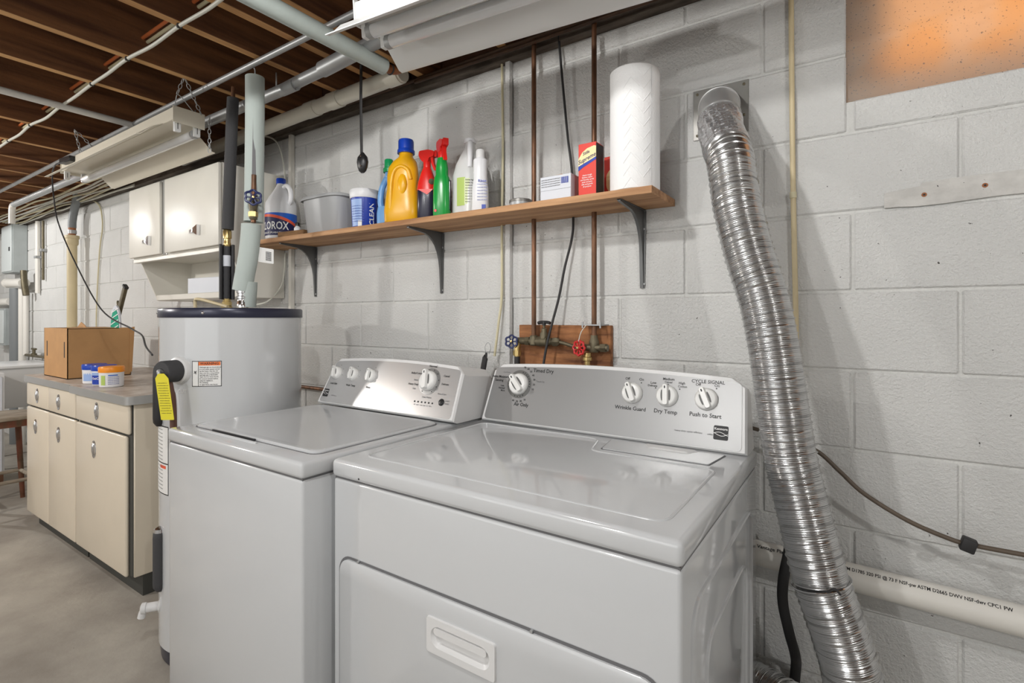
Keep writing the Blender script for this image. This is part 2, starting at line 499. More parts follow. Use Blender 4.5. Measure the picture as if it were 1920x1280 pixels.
ms = nt.nodes.new('ShaderNodeMixShader'); ms.inputs[0].default_value = 0.55
nt.links.new(pr.outputs[0], ms.inputs[1]); nt.links.new(tl.outputs[0], ms.inputs[2])
nt.links.new(ms.outputs[0], nt.nodes['Material Output'].inputs['Surface'])
MB().box(WIN_X0, WIN_X1, WY + .012, WY + .016, WIN_Z0, WTOP).obj('pane', wp, win)
wl = area('sunset_glow', ((WIN_X0 + .085 + WIN_X1 - .05) / 2, WY + .062, 2.05), ((WIN_X0 + .085 + WIN_X1 - .05) / 2, WY, 2.045), (WIN_X1 - WIN_X0 - .135, .36), 2.1, (1.0, 0.84, 0.54))
wl.data.spread = math.radians(150)


# ---------------------------------------------------------------- laundry machines
def face_frame(y1, z1, y2, z2):
    L = math.hypot(y2 - y1, z2 - z1); dy, dz = (y2 - y1) / L, (z2 - z1) / L
    n = Vector((0, -dz, dy))           # outwards, towards the room

    def fn(x, v, d=0.0):
        return Vector((x, y1 + dy * v, z1 + dz * v)) + n * d
    return fn, n


def knob(parent, F, n, x, v, r, h, turn, mark=True):
    """round dial with a raised grip bar and scooped sides"""
    base = F(x, v, 0)
    U = Vector((1, 0, 0)); V = n.cross(U)
    k = MB().lathe(base, [(r * 1.02, 0), (r * 1.02, h * .25), (r * .96, h * .45), (r * .86, h * .62), (r * .8, h * .66)], 32, n).obj('knob', 'knob', parent)
    c, s = math.cos(turn), math.sin(turn)
    D = V * c + U * s; E = U * c - V * s

    def g(u, w, d): return base + E * u + D * w + n * d
    b = MB()
    hw = r * .26
    b.loft([[g(a, w, d) for a, w in rrect(-hw * q, hw * q, -r * .92 * q2, r * 1.06 * q2, hw * .8 * q, 4)] for q, q2, d in ((1.15, 1.0, h * .3), (1.1, 1, h * .8), (.8, .95, h))])
    b.obj('grip', 'knob', k)
    for sd in (-1, 1):
        b = MB()
        b.prism([(sd * r * .36 + r * .10 * math.cos(t) * (1), r * .02 + r * .52 * math.sin(t)) for t in [2 * PI * i / 18 for i in range(18)]], g, h * .62, h * .685)
        b.obj('finger_scoop', 'knobslot', k)
    if mark:
        b = MB(); b.prism(rrect(-r * .06, r * .06, r * .62, r * .86, r * .03, 2), g, h * .99, h * 1.012); b.obj('pointer', 'ink', k)
    return k


def console(parent, F, n, X0, X1, X0t, X1t, v1, arch, yback, zb, mface, inset):
    """tapered back-panel housing + printed fascia"""
    b = MB()
    N = 24
    def topv(t): return v1 + arch * (1 - (2 * t - 1) ** 2)
    # outline on the face, lifted; lofted to a smaller one at the back
    def outline(sc, dep, dv):
        pts = []
        cr = 0.022
        for i in range(N + 1):
            t = i / N
            x = X0t + (X1t - X0t) * t
            e = min(t, 1 - t) * (X1t - X0t)
            drop = 0
            if e < cr: drop = cr - math.sqrt(max(cr * cr - (cr - e) ** 2, 0))
            pts.append((x, topv(t) - drop))
        pts += [(X1, 0.0), (X0, 0.0)]
        return pts
    o = outline(1, 0, 0)
    front_in = [F(x, v, 0.0) for x, v in [((x - (X0 + X1) / 2) * .988 + (X0 + X1) / 2, .004 + v * .968) for x, v in o]]
    front = [F(x, v, -0.006) for x, v in o]
    back = []
    for x, v in o:
        p = F(x, v, -0.02)
        q = Vector((x, yback - 0.012 * (v > 0.01), zb + (p.z - zb) * 0.985 - (0.012 if v > .05 else 0)))
        if v < 0.01: q = Vector((x, yback, zb))
        back.append(q)
    mid = [F(x, v, -0.024) for x, v in o]
    b.loft([front_in, front, mid, back])
    body = b.obj('console', 'enamel_soft', parent, angle=30)
    b = MB()
    pts = rrect(X0 + inset, X1 - inset, 0.006, v1 - .012, 0.012, 4)
    def bend(x, v):
        t = (x - X0) / (X1 - X0)
        w = v / (v1 - .012)
        return X0 + inset + (x - X0 - inset) * 1.0 + (X0t - X0) * w * (1 - t) + (X1t - X1) * w * t, v + arch * w * (1 - (2 * t - 1) ** 2)
    dense = []
    for i in range(len(pts)):
        p, q = pts[i], pts[(i + 1) % len(pts)]
        d = math.hypot(q[0] - p[0], q[1] - p[1]); k = max(1, int(d / .06))
        dense += [(p[0] + (q[0] - p[0]) * j / k, p[1] + (q[1] - p[1]) * j / k) for j in range(k)]
    b.prism([bend(x, v) for x, v in dense], lambda u, v, d: F(u, v, d), -.003, .0012)
    b.obj('fascia', mface, body)
    return body


# ---- washer
WX0, WX1, WF, WB = -1.758, -1.073, .718, 1.43
W = thing('washing_machine', 'white top-loading washing machine with pale silver console, between heater and dryer', 'washing machine', ((WX0 + WX1) / 2, 1.07, 0))
part('cabinet', 'enamel', W, lambda b: b.box(WX0 + .003, WX1 - .003, WF + .003, WB, .03, .8835, bev=.008, seg=3))
for fx in (WX0 + .06, WX1 - .06):
    for fy in (WF + .06, WB - .06):
        part('foot', 'blackrubber', W, lambda b: b.lathe((fx, fy, 0), [(.022, 0), (.022, .012), (.012, .016), (.012, .035)], 14))
part('seam', 'seam', W, lambda b: b.box(WX0 + .006, WX1 - .006, WF + .006, WB - .005, .8795, .8855))
top = part('top_deck', 'enamel', W, lambda b: b.box(WX0, WX1, WF, WB, .8850, .925, bev=.009, seg=3))
lid = MB()
lo = [rrect(-1.722 + e, -1.108 - e, .778 + e, 1.226 - e, .028, 6) for e in (0, 0, .0035, .012, .02)]
lid.loft([[(x, y, z) for x, y in ring] for ring, z in zip(lo, (.922, .929, .9325, .9325, .9312))])
lid = lid.obj('lid', 'enamel', W)
part('lid_gap', 'seam', W, lambda b: b.prism(rrect(-1.726, -1.104, .774, 1.229, .03, 5), lambda u, v, d: (u, v, d), .9235, .9258))
part('handle_recess', 'black', W, lambda b: b.prism(rrect(-1.60, -1.37, .7725, .7775, .0024, 3), lambda u, v, d: (u, v, d), .9245, .9305))
part('handle_lip', 'enamel', W, lambda b: b.tube([(-1.655, .762, .924), (-1.62, .757, .9262), (-1.50, .7555, .9268), (-1.38, .757, .9262), (-1.34, .762, .924)], .005, 8))
F, n = face_frame(1.232, .936, 1.30, 1.106)
wc = console(W, F, n, -1.745, -1.058, -1.712, -1.062, .178, .014, WB + .02, .926, 'silver_w', .012)
for x in (-1.679, -1.582, -1.484):
    knob(wc, F, n, x, .121, .0235, .024, -.35 if x < -1.6 else -.12)
part('dial_ring', 'silver', wc, lambda b: b.lathe(F(-1.196, .121), [(.0455, 0), (.0455, .0022), (.034, .003)], 36, n))
knob(wc, F, n, -1.199, .122, .034, .03, -.25)
for i in range(6):
    part('indicator', 'ink', wc, lambda b: b.lathe(F(-1.2385 + i * .0159, .0496), [(.0030, 0), (.0030, .0022), (.001, .003)], 10, n))
part('start_button', 'black', wc, lambda b: b.lathe(F(-1.122, .0565), [(.0115, 0), (.0115, .003), (.009, .006), (.003, .0072)], 22, n))


def wtxt(s, x, v, size, m='ink', al='CENTER', shear=0.0):
    text_part('print', s, size, lambda u, w: F(x + u, v + w, .0018), m, wc, al, 1.0, shear)


wtxt('Load Size', -1.679, .0795, .0105); wtxt('Wash Temp', -1.58, .0785, .0105); wtxt('Rinse', -1.482, .0785, .0105)
wtxt('Normal', -1.196, .1735, .0115); wtxt('Bulky/Cotton', -1.262, .1455, .0098); wtxt('Casual', -1.127, .1435, .0098)
wtxt('Heavy Duty', -1.266, .107, .0098); wtxt('Delicate', -1.125, .116, .0092); wtxt('Sheets', -1.258, .122, .0075, 'inkgrey')
wtxt('Soak', -1.256, .092, .0075, 'inkgrey'); wtxt('Rinse & Spin', -1.128, .083, .0072, 'inkgrey'); wtxt('Clean Washer', -1.19, .067, .0074, 'inkgrey')
wtxt('START', -1.098, .062, .0062, 'inkgrey'); wtxt('PAUSE', -1.098, .053, .0062, 'inkgrey')
wtxt('fill   wash   rinse   spin   lid   done', -1.199, .0395, .0058, 'inkgrey')
wtxt('high efficiency', -1.655, .0335, .0056, 'inkgrey')
for kx in (-1.679, -1.582, -1.484):
    for a, rr in ((-60, .034), (20, .034), (60, .034), (100, .034)):
        t = math.radians(a)
        part('tick', 'ink', wc, lambda b: b.lathe(F(kx + rr * math.sin(t), .121 + rr * math.cos(t)), [(.0014, 0), (.0014, .0017)], 8, n))
for i in range(10):
    t = math.radians(-150 + i * 33)
    part('tick', 'ink', wc, lambda b: b.lathe(F(-1.196 + .0405 * math.sin(t), .121 + .0405 * math.cos(t)), [(.0015, 0), (.0015, .0042)], 8, n))


def logo(parent, F, x, v, s):
    lg = part('logo', 'ink', parent, lambda b: b.prism(rrect(x - s / 2, x + s / 2, v - s / 2, v + s / 2, s * .1, 3), lambda u, w, d: F(u, w, d), 0, .0019))
    text_part('print', 'Kenmore', s * .235, lambda u, w: F(x + u, v + s * .27 + w, .0022), 'inkwhite', lg)
    for ph in (0, 1):
        pts = [(-.48 + .96 * i / 14, (-.10 + .13 * math.sin(PI * (i / 14) * 1.2 + (.2 if ph == 0 else 2.6)))) for i in range(15)]
        b = MB()
        for i in range(14):
            (a0, b0), (a1, b1) = pts[i], pts[i + 1]
            b._add([F(x + s * a0, v + s * b0, .0023), F(x + s * a1, v + s * b1, .0023), F(x + s * a1, v + s * (b1 + .035), .0023), F(x + s * a0, v + s * (b0 + .035), .0023)], [(0, 1, 2, 3)])
        b.obj('wave', 'inkwhite', lg)


logo(wc, F, -1.707, .041, .030)

# ---- dryer
DX0, DX1, DF, DB = -1.050, -.221, .783, 1.442
D = thing('clothes_dryer', 'white front-loading dryer with grey console, nearest the camera', 'dryer', ((DX0 + DX1) / 2, 1.1, 0))
body = MB()
body.box(DX0 + .003, DX1 - .003, DF + .002, DB, .03, .8808, bev=.008, seg=3)
body = body.obj('cabinet', 'enamel', D)
for fx in (DX0 + .06, DX1 - .06):
    for fy in (DF + .06, DB - .06):
        part('foot', 'blackrubber', D, lambda b: b.lathe((fx, fy, 0), [(.022, 0), (.022, .012), (.012, .016), (.012, .035)], 14))
part('seam', 'seam', D, lambda b: b.box(DX0 + .006, DX1 - .006, DF + .006, DB - .004, .8755, .8835))
part('top_deck', 'enamel', D, lambda b: b.box(DX0, DX1, DF - .002, DB, .8828, .925, bev=.011, seg=4))


def rounded(path, r, n=5):
    out = []
    m = len(path)
    for i in range(m):
        p, a, c = Vector(path[i]), Vector(path[i - 1]), Vector(path[(i + 1) % m])
        da, dc = (a - p).normalized(), (c - p).normalized()
        rr = min(r, (a - p).length * .45, (c - p).length * .45)
        s, e = p + da * rr, p + dc * rr
        for k in range(n + 1):
            t = k / n
            out.append(s * (1 - t) ** 2 + p * 2 * t * (1 - t) + e * t * t)
    return out


rim = rounded([(-1.004, 1.322, 0), (-1.004, .842, 0), (-.266, .842, 0), (-.266, 1.196, 0), (-.570, 1.196, 0), (-.604, 1.322, 0)], .03)
part('raised_rim', 'enamel', D, lambda b: b.tube([(p.x, p.y, .9232) for p in rim], .0042, 8, 1, closed=True))


def rxy(path, r):
    return [(p.x, p.y) for p in rounded([(a, c, 0) for a, c in path], r)]


hatch = part('lint_hatch', 'enamel', D, lambda b: b.prism(rxy([(-.552, 1.226), (-.290, 1.226), (-.276, 1.332), (-.570, 1.332)], .006), lambda u, v, d: (u, v, d), .924, .9275))
part('hatch_gap', 'seam', D, lambda b: b.prism(rxy([(-.555, 1.223), (-.287, 1.223), (-.273, 1.334), (-.573, 1.334)], .006), lambda u, v, d: (u, v, d), .924, .9256))
part('finger_pull', 'enamel_soft', hatch, lambda b: b.loft([[(x, y, z) for x, y in rxy(p, .004)] for p, z in (([(-.455, 1.292), (-.352, 1.292), (-.335, 1.328), (-.478, 1.328)], .927), ([(-.45, 1.296), (-.357, 1.296), (-.345, 1.326), (-.468, 1.326)], .9305))]))
# door with a scooped handle pocket
def ring_on(poly, y): return [(u, y, v) for u, v in poly]


DR = lambda e: rrect(-1.018 + e, -.252 - e, .285 + e, .700 - e, .035, 7)
part('door_gap', 'seam', D, lambda b: b.loft([ring_on(rrect(-1.024, -.246, .279, .706, .04, 7), DF + .0008), ring_on(DR(.02), DF + .0008)], cap=False))




b = MB()
pk = [(-.7340, -.5610, .585, .657), (-.7180, -.5770, .597, .645)]
cx, cz = (pk[0][0] + pk[0][1]) / 2, (pk[0][2] + pk[0][3]) / 2
def pill(sx, sz): return rrect(cx - sx, cx + sx, cz - sz, cz + sz, min(sx, sz) * .98, 7)
b.loft([ring_on(DR(0), DF + .005), ring_on(DR(0), DF - .003), ring_on(DR(.004), DF - .006),
        ring_on(rrect(*pk[0], .006, 7), DF - .006)], cap=False)
door = b.obj('door', 'enamel', D)
b = MB()
b.loft([ring_on(rrect(*pk[0], .006, 7), DF - .006), ring_on(rrect(pk[0][0] + .001, pk[0][1] - .001, pk[0][2] + .001, pk[0][3] - .001, .006, 7), DF - .0105), ring_on(pill(.074, .0215), DF - .0105),
        ring_on(pill(.070, .0185), DF - .006), ring_on(pill(.062, .014), DF - .0005), ring_on(pill(.03, .004), DF + .0012), ring_on(pill(.002, .0005), DF + .0014)], cap=False)
hp = b.obj('handle_pocket', 'enamel_soft', door)
b = MB(); b.loft([[(x, y, z) for x, y, z in ring_on(rrect(cx - .066, cx + .066, cz + .004, cz + .018, .006, 4), yy)] for yy in (DF - .0108, DF - .002)]); b.obj('grip', 'enamel_soft', hp)
for sx_ in (-.953, -.487):
    part('hinge_screw', 'galv', D, lambda b: b.lathe((sx_, DF - .004, .7035), [(.001, 0), (.003, 0), (.003, .006)], 10, (0, 1, 0)))
part('lock_hole', 'ink', D, lambda b: b.lathe((-.951, DF - .0025, .893), [(.0006, 0), (.0022, 0), (.0022, .002)], 10, (0, 1, 0)))
# pressed side panel relief
b = MB()
pr_ = rounded([(.84, .80, 0), (1.36, .80, 0), (1.36, .12, 0), (.84, .12, 0)], .05)
b.tube([(DX1 - .0035, p.x, p.y) for p in pr_], .006, 8, 1, closed=True); b.obj('pressed_rib', 'enamel', body)
b = MB()
pr_ = rounded([(.93, .70, 0), (1.30, .70, 0), (1.30, .2, 0), (.93, .2, 0)], .06)
b.tube([(DX1 - .0035, p.x, p.y) for p in pr_], .005, 8, 1, closed=True); b.obj('pressed_rib', 'enamel', body)

F2, n2_ = face_frame(1.352, .928, 1.405, 1.125)
dc = console(D, F2, n2_, -1.040, -.2305, -1.016, -.2375, .186, .014, DB + .01, .926, 'silver', .012)
part('dial_ring', 'ring', dc, lambda b: b.lathe(F2(-.9085, .125), [(.045, 0), (.045, .002), (.034, .0026)], 40, n2_))
knob(dc, F2, n2_, -.9085, .125, .0335, .028, -.75)
for x in (-.531, -.4335, -.332):
    knob(dc, F2, n2_, x, .127, .0285, .026, -.42 if x != -.4335 else -.08)


def dtxt(s, x, v, size, m='ink', al='CENTER', par=None):
    text_part('print', s, size, lambda u, w: F2(x + u, v + w, .0018), m, par or dc, al)


dtxt('Timed Dry', -.826, .172, .0165); dtxt('Auto Moisture', -.984, .145, .0112); dtxt('Sensing', -.988, .133, .0112)
dtxt('Air Only', -.891, .061, .0152); dtxt('Wrinkle Guard', -.5335, .0845, .0145); dtxt('Dry Temp', -.435, .0850, .0150); dtxt('Push to Start', -.333, .0860, .0150)
dtxt('CYCLE SIGNAL', -.331, .1720, .0125); dtxt('Off', -.355, .1635, .0100); dtxt('On', -.308, .1635, .0100)
dtxt('Off', -.549, .1665, .0100); dtxt('On', -.508, .1665, .0105)
dtxt('Low', -.474, .160, .0092); dtxt('Delicate', -.476, .152, .0080); dtxt('Medium', -.433, .1725, .0098); dtxt('Casual', -.433, .1645, .0078); dtxt('High', -.397, .164, .0092); dtxt('Cotton', -.395, .155, .0082)
dtxt('Less', -.972, .116, .0078); dtxt('Normal', -.974, .108, .0078); dtxt('More', -.968, .100, .0072); dtxt('Cool Down', -.962, .1605, .0058, 'inkgrey')
dtxt('Touch Up', -.832, .138, .0075, 'inkgrey'); dtxt('heavy duty  quiet  efficient', -.372, .0405, .0066, 'inkgrey'); dtxt('series', -.318, .0400, .0062, 'inkgrey')
for s_, a, rr in (('70', 14, .056), ('60', 28, .057), ('50', 42, .057), ('40', 57, .057), ('30', 72, .056), ('20', 88, .055), ('10', 104, .054), ('10', 150, .055), ('20', 165, .055), ('30', 180, .055), ('40', 195, .055)):
    t = math.radians(a); dtxt(s_, -.9085 + rr * math.sin(t), .125 + rr * math.cos(t), .0082)
for a in (14, 26, 38, 50, 62, 74, 86, 98, 150, 165, 180, 195, 255, 268, 281):
    t = math.radians(a)
    part('tick', 'ink', dc, lambda b: b.lathe(F2(-.9085 + .0395 * math.sin(t), .125 + .0395 * math.cos(t)), [(.0017, 0), (.0017, .0032)], 8, n2_))
for x, v in ((-.508, .1575), (-.467, .1465), (-.4335, .1585), (-.402, .148), (-.309, .1565)):
    part('tick', 'ink', dc, lambda b: b.lathe(F2(x, v), [(.0019, 0), (.0019, .0017)], 8, n2_))
logo(dc, F2, -.2925, .0465, .035)

# ---------------------------------------------------------------- water heater
HC = Vector((-2.093, 1.0965, 0)); HR = .251
H = thing('water_heater', 'tall white cylindrical electric water heater with navy lid beside the washer', 'water heater', HC)
part('tank', 'enamel', H, lambda b: b.lathe(HC, [(HR - .004, .055), (HR, .06), (HR, 1.268), (HR - .004, 1.272)], 72))
part('base_ring', 'navy', H, lambda b: b.lathe(HC, [(HR - .012, 0), (HR - .008, .006), (HR - .004, .058)], 64))
lidp = part('lid', 'navy', H, lambda b: b.lathe(HC, [(HR + .003, 1.262), (HR + .0045, 1.264), (HR + .0045, 1.292), (HR + .001, 1.297), (.1, 1.300), (.001, 1.300)], 72))


def onTank(ang, z, d=0.0):
    """ang in degrees, 0 = towards -Y (the room), negative = towards -X"""
    a = math.radians(ang)
    return Vector((HC.x + math.sin(a) * (HR + d), HC.y - math.cos(a) * (HR + d), z))


def tank_patch(b, a0, a1, z0, z1, d0=.0, d1=.0008, k=12):
    rows = []
    for z in (z0, z1):
        rows.append([onTank(a0 + (a1 - a0) * i / k, z, d1) for i in range(k + 1)])
    vs = rows[0] + rows[1]
    b._add(vs, [(i, i + 1, k + 2 + i, k + 1 + i) for i in range(k)])


for a in (-25, 40):
    part('screw', 'chrome', lidp, lambda b: b.lathe(onTank(a, 1.279, .004), [(.005, 0), (.005, .002), (.002, .0035)], 12, (math.sin(math.radians(a)), -math.cos(math.radians(a)), 0)))
# the camera stands in direction +64 deg (towards +X,-Y): silhouette left edge is about -26 deg
st = part('warning_label', 'labelwhite', H, lambda b: tank_patch(b, 31.5, 53, 1.020, 1.106))
part('border', 'ink', st, lambda b: tank_patch(b, 31, 53.5, 1.0175, 1.1085, d1=.0004))
part('header', 'warn', st, lambda b: tank_patch(b, 36.2, 52.7, 1.0925, 1.1055, d1=.0012))
part('divider', 'ink', st, lambda b: tank_patch(b, 36.0, 36.4, 1.020, 1.106, d1=.0013))


def ttxt(s, ang, z, size, m, par, al='CENTER', d=.0016):
    text_part('print', s, size, lambda u, w: onTank(ang + math.degrees(u / HR), z + w, d), m, par, al)


ttxt('WARNING', 44.5, 1.099, .0125, 'ink', st)
for i, s_ in enumerate(('Hydrogen gas can be produced', 'in a hot water system served', 'by this heater that has not', 'been used for a long period.', 'hydrogen gas is flammable', 'Open the hot water faucet', 'for several minutes before', 'using any appliance.', 'No smoking', 'or open flame near faucet')):
    ttxt(s_, 37.2, 1.0862 - i * .0068, .0056, 'ink', st, 'LEFT')
b = MB()
for i in range(9):
    a = 2 * PI * i / 9; q = .0065 if i % 2 else .004
    p0 = (33.8, 1.068)
    b._add([onTank(p0[0], p0[1], .0016), onTank(p0[0] + math.degrees(q * math.cos(a) / HR), p0[1] + q * math.sin(a), .0016), onTank(p0[0] + math.degrees(q * math.cos(a + .45) / HR), p0[1] + q * math.sin(a + .45), .0016)], [(0, 1, 2)])
b.obj('hazard_symbol', 'ink', st)
# relief valve wrapped in foam, with yellow tag and copper drop pipe
va = 19.0
pv = onTank(va, 1.074)
dv = Vector((math.sin(math.radians(va)), -math.cos(math.radians(va)), 0))
part('valve_collar', 'enamel_soft', H, lambda b: b.lathe(pv - dv * .012, [(.052, 0), (.052, .006), (.046, .022), (.03, .028)], 28, dv))
fo = part('valve_foam', 'foamblack', H, lambda b: b.lathe(pv - dv * .004, [(.038, 0), (.039, .01), (.039, .068), (.035, .074), (.013, .074), (.011, .066)], 28, dv))
q = pv + dv * .078
part('valve_lever', 'galv', fo, lambda b: b.tube([q - dv * .02, q + Vector((0, 0, .006)), q + Vector((.006, 0, -.012)), q + Vector((.008, 0, -.035))], .006, 10))
tg = MB(); tdir = Vector((math.cos(math.radians(35)), math.sin(math.radians(35)), 0)); tn = Vector((tdir.y, -tdir.x, 0))
t0 = q + Vector((-.004, 0, -.004)) + tn * .012 + tdir * .018
def tgf(u, v, d=0): return t0 + tdir * (u + -.14 * v) + Vector((0, 0, v)) + tn * d
tg.prism(rxy([(-.022, -.155), (.022, -.155), (.022, -.014), (.010, .002), (-.010, .002), (-.022, -.014)], .003), lambda u, v, d: tgf(u, v, d), 0, .0008)
tg = tg.obj('yellow_tag', 'yellowtag', H)
for i in range(13):
    text_part('print', ('read and follow all', 'instructions before use', 'pressure relief valve', 'must be installed by a', 'licensed plumber only')[i % 5], .0040, lambda u, w: tgf(u, -.03 - i * .0085 + w, .0014), 'ink', tg)
part('drop_pipe', 'brownlead', H, lambda b: b.tube([pv + dv * .05 + Vector((0, 0, -.02)), pv + dv * .04 + Vector((.012, 0, -.06)), pv + dv * .032 + Vector((.02, 0, -.2)), pv + dv * .03 + Vector((.02, 0, -.98))], .011, 12))


def half_cover(name, ang, z0, z1, r, m):
    c = onTank(ang, z0, .0); ax = Vector((math.sin(math.radians(ang)), -math.cos(math.radians(ang)), 0))
    b = MB()
    b.lathe((c.x, c.y, z0), [(r * .55, 0), (r * .95, .014), (r, .03), (r, z1 - z0 - .03), (r * .95, z1 - z0 - .012), (r * .5, z1 - z0)], 24)
    return b.obj(name, m, H)


half_cover('element_cover', -9, .865, 1.078, .024, 'black')
lc = half_cover('element_cover', -9, .262, .488, .024, 'foamblack')
part('cover_cap', 'chrome', lc, lambda b: b.lathe((onTank(-9, 0, 0).x, onTank(-9, 0, 0).y, .478), [(.022, 0), (.02, .012), (.008, .02)], 20))
ll = part('side_label', 'labelwhite', H, lambda b: tank_patch(b, -22, 6, .625, .865))
part('border', 'ink', ll, lambda b: tank_patch(b, -22.6, 6.6, .621, .869, d1=.0004))
part('red_bar', 'orangelabel', ll, lambda b: tank_patch(b, -8, 3, .715, .726, d1=.0012))
part('divider', 'ink', ll, lambda b: tank_patch(b, -22, 6, .732, .736, d1=.0012))
for i in range(16):
    ttxt('model serial volts watts capacity', -21, .855 - i * .0135 - (.012 if i > 8 else 0), .0062, 'inkgrey', ll, 'LEFT', .0014)
dvd = Vector((math.sin(math.radians(-34)), -math.cos(math.radians(-34)), 0)); dp = onTank(-30, .165)
drn = part('drain_valve', 'enamel_soft', H, lambda b: b.lathe(dp - dvd * .01, [(.034, 0), (.034, .006), (.017, .012), (.017, .05), (.02, .052), (.02, .066), (.012, .07)], 22, dvd))
part('spout', 'enamel_soft', drn, lambda b: b.tube([dp + dvd * .04, dp + dvd * .052 + Vector((0, 0, -.012)), dp + dvd * .058 + Vector((0, 0, -.034))], .013, 12))
ttxt('CUT', 18, 1.0, .018, 'enamel_soft', H, 'LEFT', .0012)
part('lid_cable', 'tan', H, lambda b: b.tube([(-2.245, 1.02, 1.297), (-2.247, 1.02, 1.328), (-2.235, 1.02, 1.337), (-2.20, 1.03, 1.333), (-2.12, 1.04, 1.318), (-2.05, 1.05, 1.304)], .0065, 10))
for nx, ny in ((-2.187, 1.116), (-1.964, 1.062)):
    part('nipple', 'brass', H, lambda b: b.lathe((nx, ny, 1.297), [(.02, 0), (.02, .012), (.015, .015), (.015, .03)], 6))


# ---------------------------------------------------------------- wall shelf, brackets
SX0, SX1 = -2.77, -.472


def shelf_z(x): return 1.6205 - (x - SX1) * 0.0075      # top of the plank, it rises slightly to the left


b = MB()
b.loft([[(x, y, shelf_z(x) + z) for y, z in rrect(1.371, WY - .002, -.021, 0, .0025, 2)] for x in (SX0, SX1)])
tag(b.obj('wall_shelf', 'pine'), 'long bare pine plank shelf on three metal brackets above the machines', 'shelf')


def bracket(x, label):
    T = thing('shelf_bracket', label, 'bracket', (x, WY - .003, 1.35), 'grey steel brackets under the plank shelf')
    zt = shelf_z(x) - .0215; zb = zt - .245; yw = WY - .0015; yf = yw - .19
    b = MB()      # tapered channel: leg on the wall, arm under the shelf, rounded inner corner
    prof = [(yw, zb), (yw, zt), (yf, zt), (yf, zt - .006)]
    for i in range(9):
        t = i / 8
        cx_, cz_ = yw - .018, zt - .021
        # quadratic fillet
        p0, p1, p2 = Vector((yf + .06, zt - .012)), Vector((yw - .012, zt - .012)), Vector((yw - .009, zb + .06))
        prof.append(tuple(p0 * (1 - t) ** 2 * .5 + p1 * (2 * t * (1 - t)) + p2 * t * t + p0 * (1 - t) ** 2 * .5))
    prof.append((yw - .005, zb))
    b.prism(prof, lambda u, v, d: (x + d, u, v), -.0045, .0045)
    b.obj('web', 'steel', T)
    part('wall_leg', 'steel', T, lambda b: b.prism([(-.013, zt - .004), (.013, zt - .004), (.0075, zb), (-.0075, zb)], lambda u, v, d: (x + u, d, v), yw - .0022, yw))
    part('arm', 'steel', T, lambda b: b.prism([(-.012, yw), (.012, yw), (.007, yf), (-.007, yf)], lambda u, v, d: (x + u, v, d), zt - .0022, zt))
    for z in (zb + .012, zt - .06):
        part('screw', 'galv', T, lambda b: b.lathe((x + .006, yw - .0022, z), [(.0035, 0), (.0035, .0015), (.001, .0025)], 10, (0, -1, 0)))


bracket(-2.25, 'grey steel shelf bracket at the shelf end beside the water heater')
bracket(-1.415, 'grey steel shelf bracket in the middle, below the yellow bottle')
bracket(-.574, 'grey steel shelf bracket at the free shelf end below the paper towels')


# ---------------------------------------------------------------- goods on the shelf
def sup(cx, cy, a, b_, e, ang=0.0, n=36):
    out = []
    ca, sa = math.cos(ang), math.sin(ang)
    for i in range(n):
        t = 2 * PI * i / n
        c, s = math.cos(t), math.sin(t)
        x = a * math.copysign(abs(c) ** (2 / e), c); y = b_ * math.copysign(abs(s) ** (2 / e), s)
        out.append((cx + x * ca - y * sa, cy + x * sa + y * ca))
    return out


def body_loft(b, cx, cy, z0, secs, ang=0.0, n=36):
    """secs: (height, half width, half depth, exponent[, shift along width])"""
    rings = []
    for s in secs:
        sh = s[4] if len(s) > 4 else 0
        rings.append([(x, y, z0 + s[0]) for x, y in sup(cx + sh * math.cos(ang), cy + sh * math.sin(ang), s[1], s[2], s[3], ang, n)])
    b.loft(rings)


def wrap(b, cx, cy, r, a0, a1, z0, z1, d=.0007, k=14, r1=None):
    """label patch bent round an upright cylinder/cone; ang 0 faces the room (-Y), + turns to +X"""
    r1 = r if r1 is None else r1
    f = lambda a, rr, z: (cx + math.sin(math.radians(a)) * (rr + d), cy - math.cos(math.radians(a)) * (rr + d), z)
    b._add([f(a0 + (a1 - a0) * i / k, r, z0) for i in range(k + 1)] + [f(a0 + (a1 - a0) * i / k, r1, z1) for i in range(k + 1)], [(i, i + 1, k + 2 + i, k + 1 + i) for i in range(k)])


def cyl_fn(cx, cy, r, a0, z0, d=.0012):
    return lambda u, w: Vector((cx + math.sin(math.radians(a0) + u / r) * (r + d), cy - math.cos(math.radians(a0) + u / r) * (r + d), z0 + w))


def ribbed_cap(b, c, r, h, n=24):
    rings = []
    for q, z in ((1, 0), (1, h * .86), (.93, h)):
        rings.append([(c[0] + r * q * (1 - .03 * (i % 2)) * math.cos(2 * PI * i / (2 * n)), c[1] + r * q * (1 - .03 * (i % 2)) * math.sin(2 * PI * i / (2 * n)), c[2] + z) for i in range(2 * n)])
    b.loft(rings)


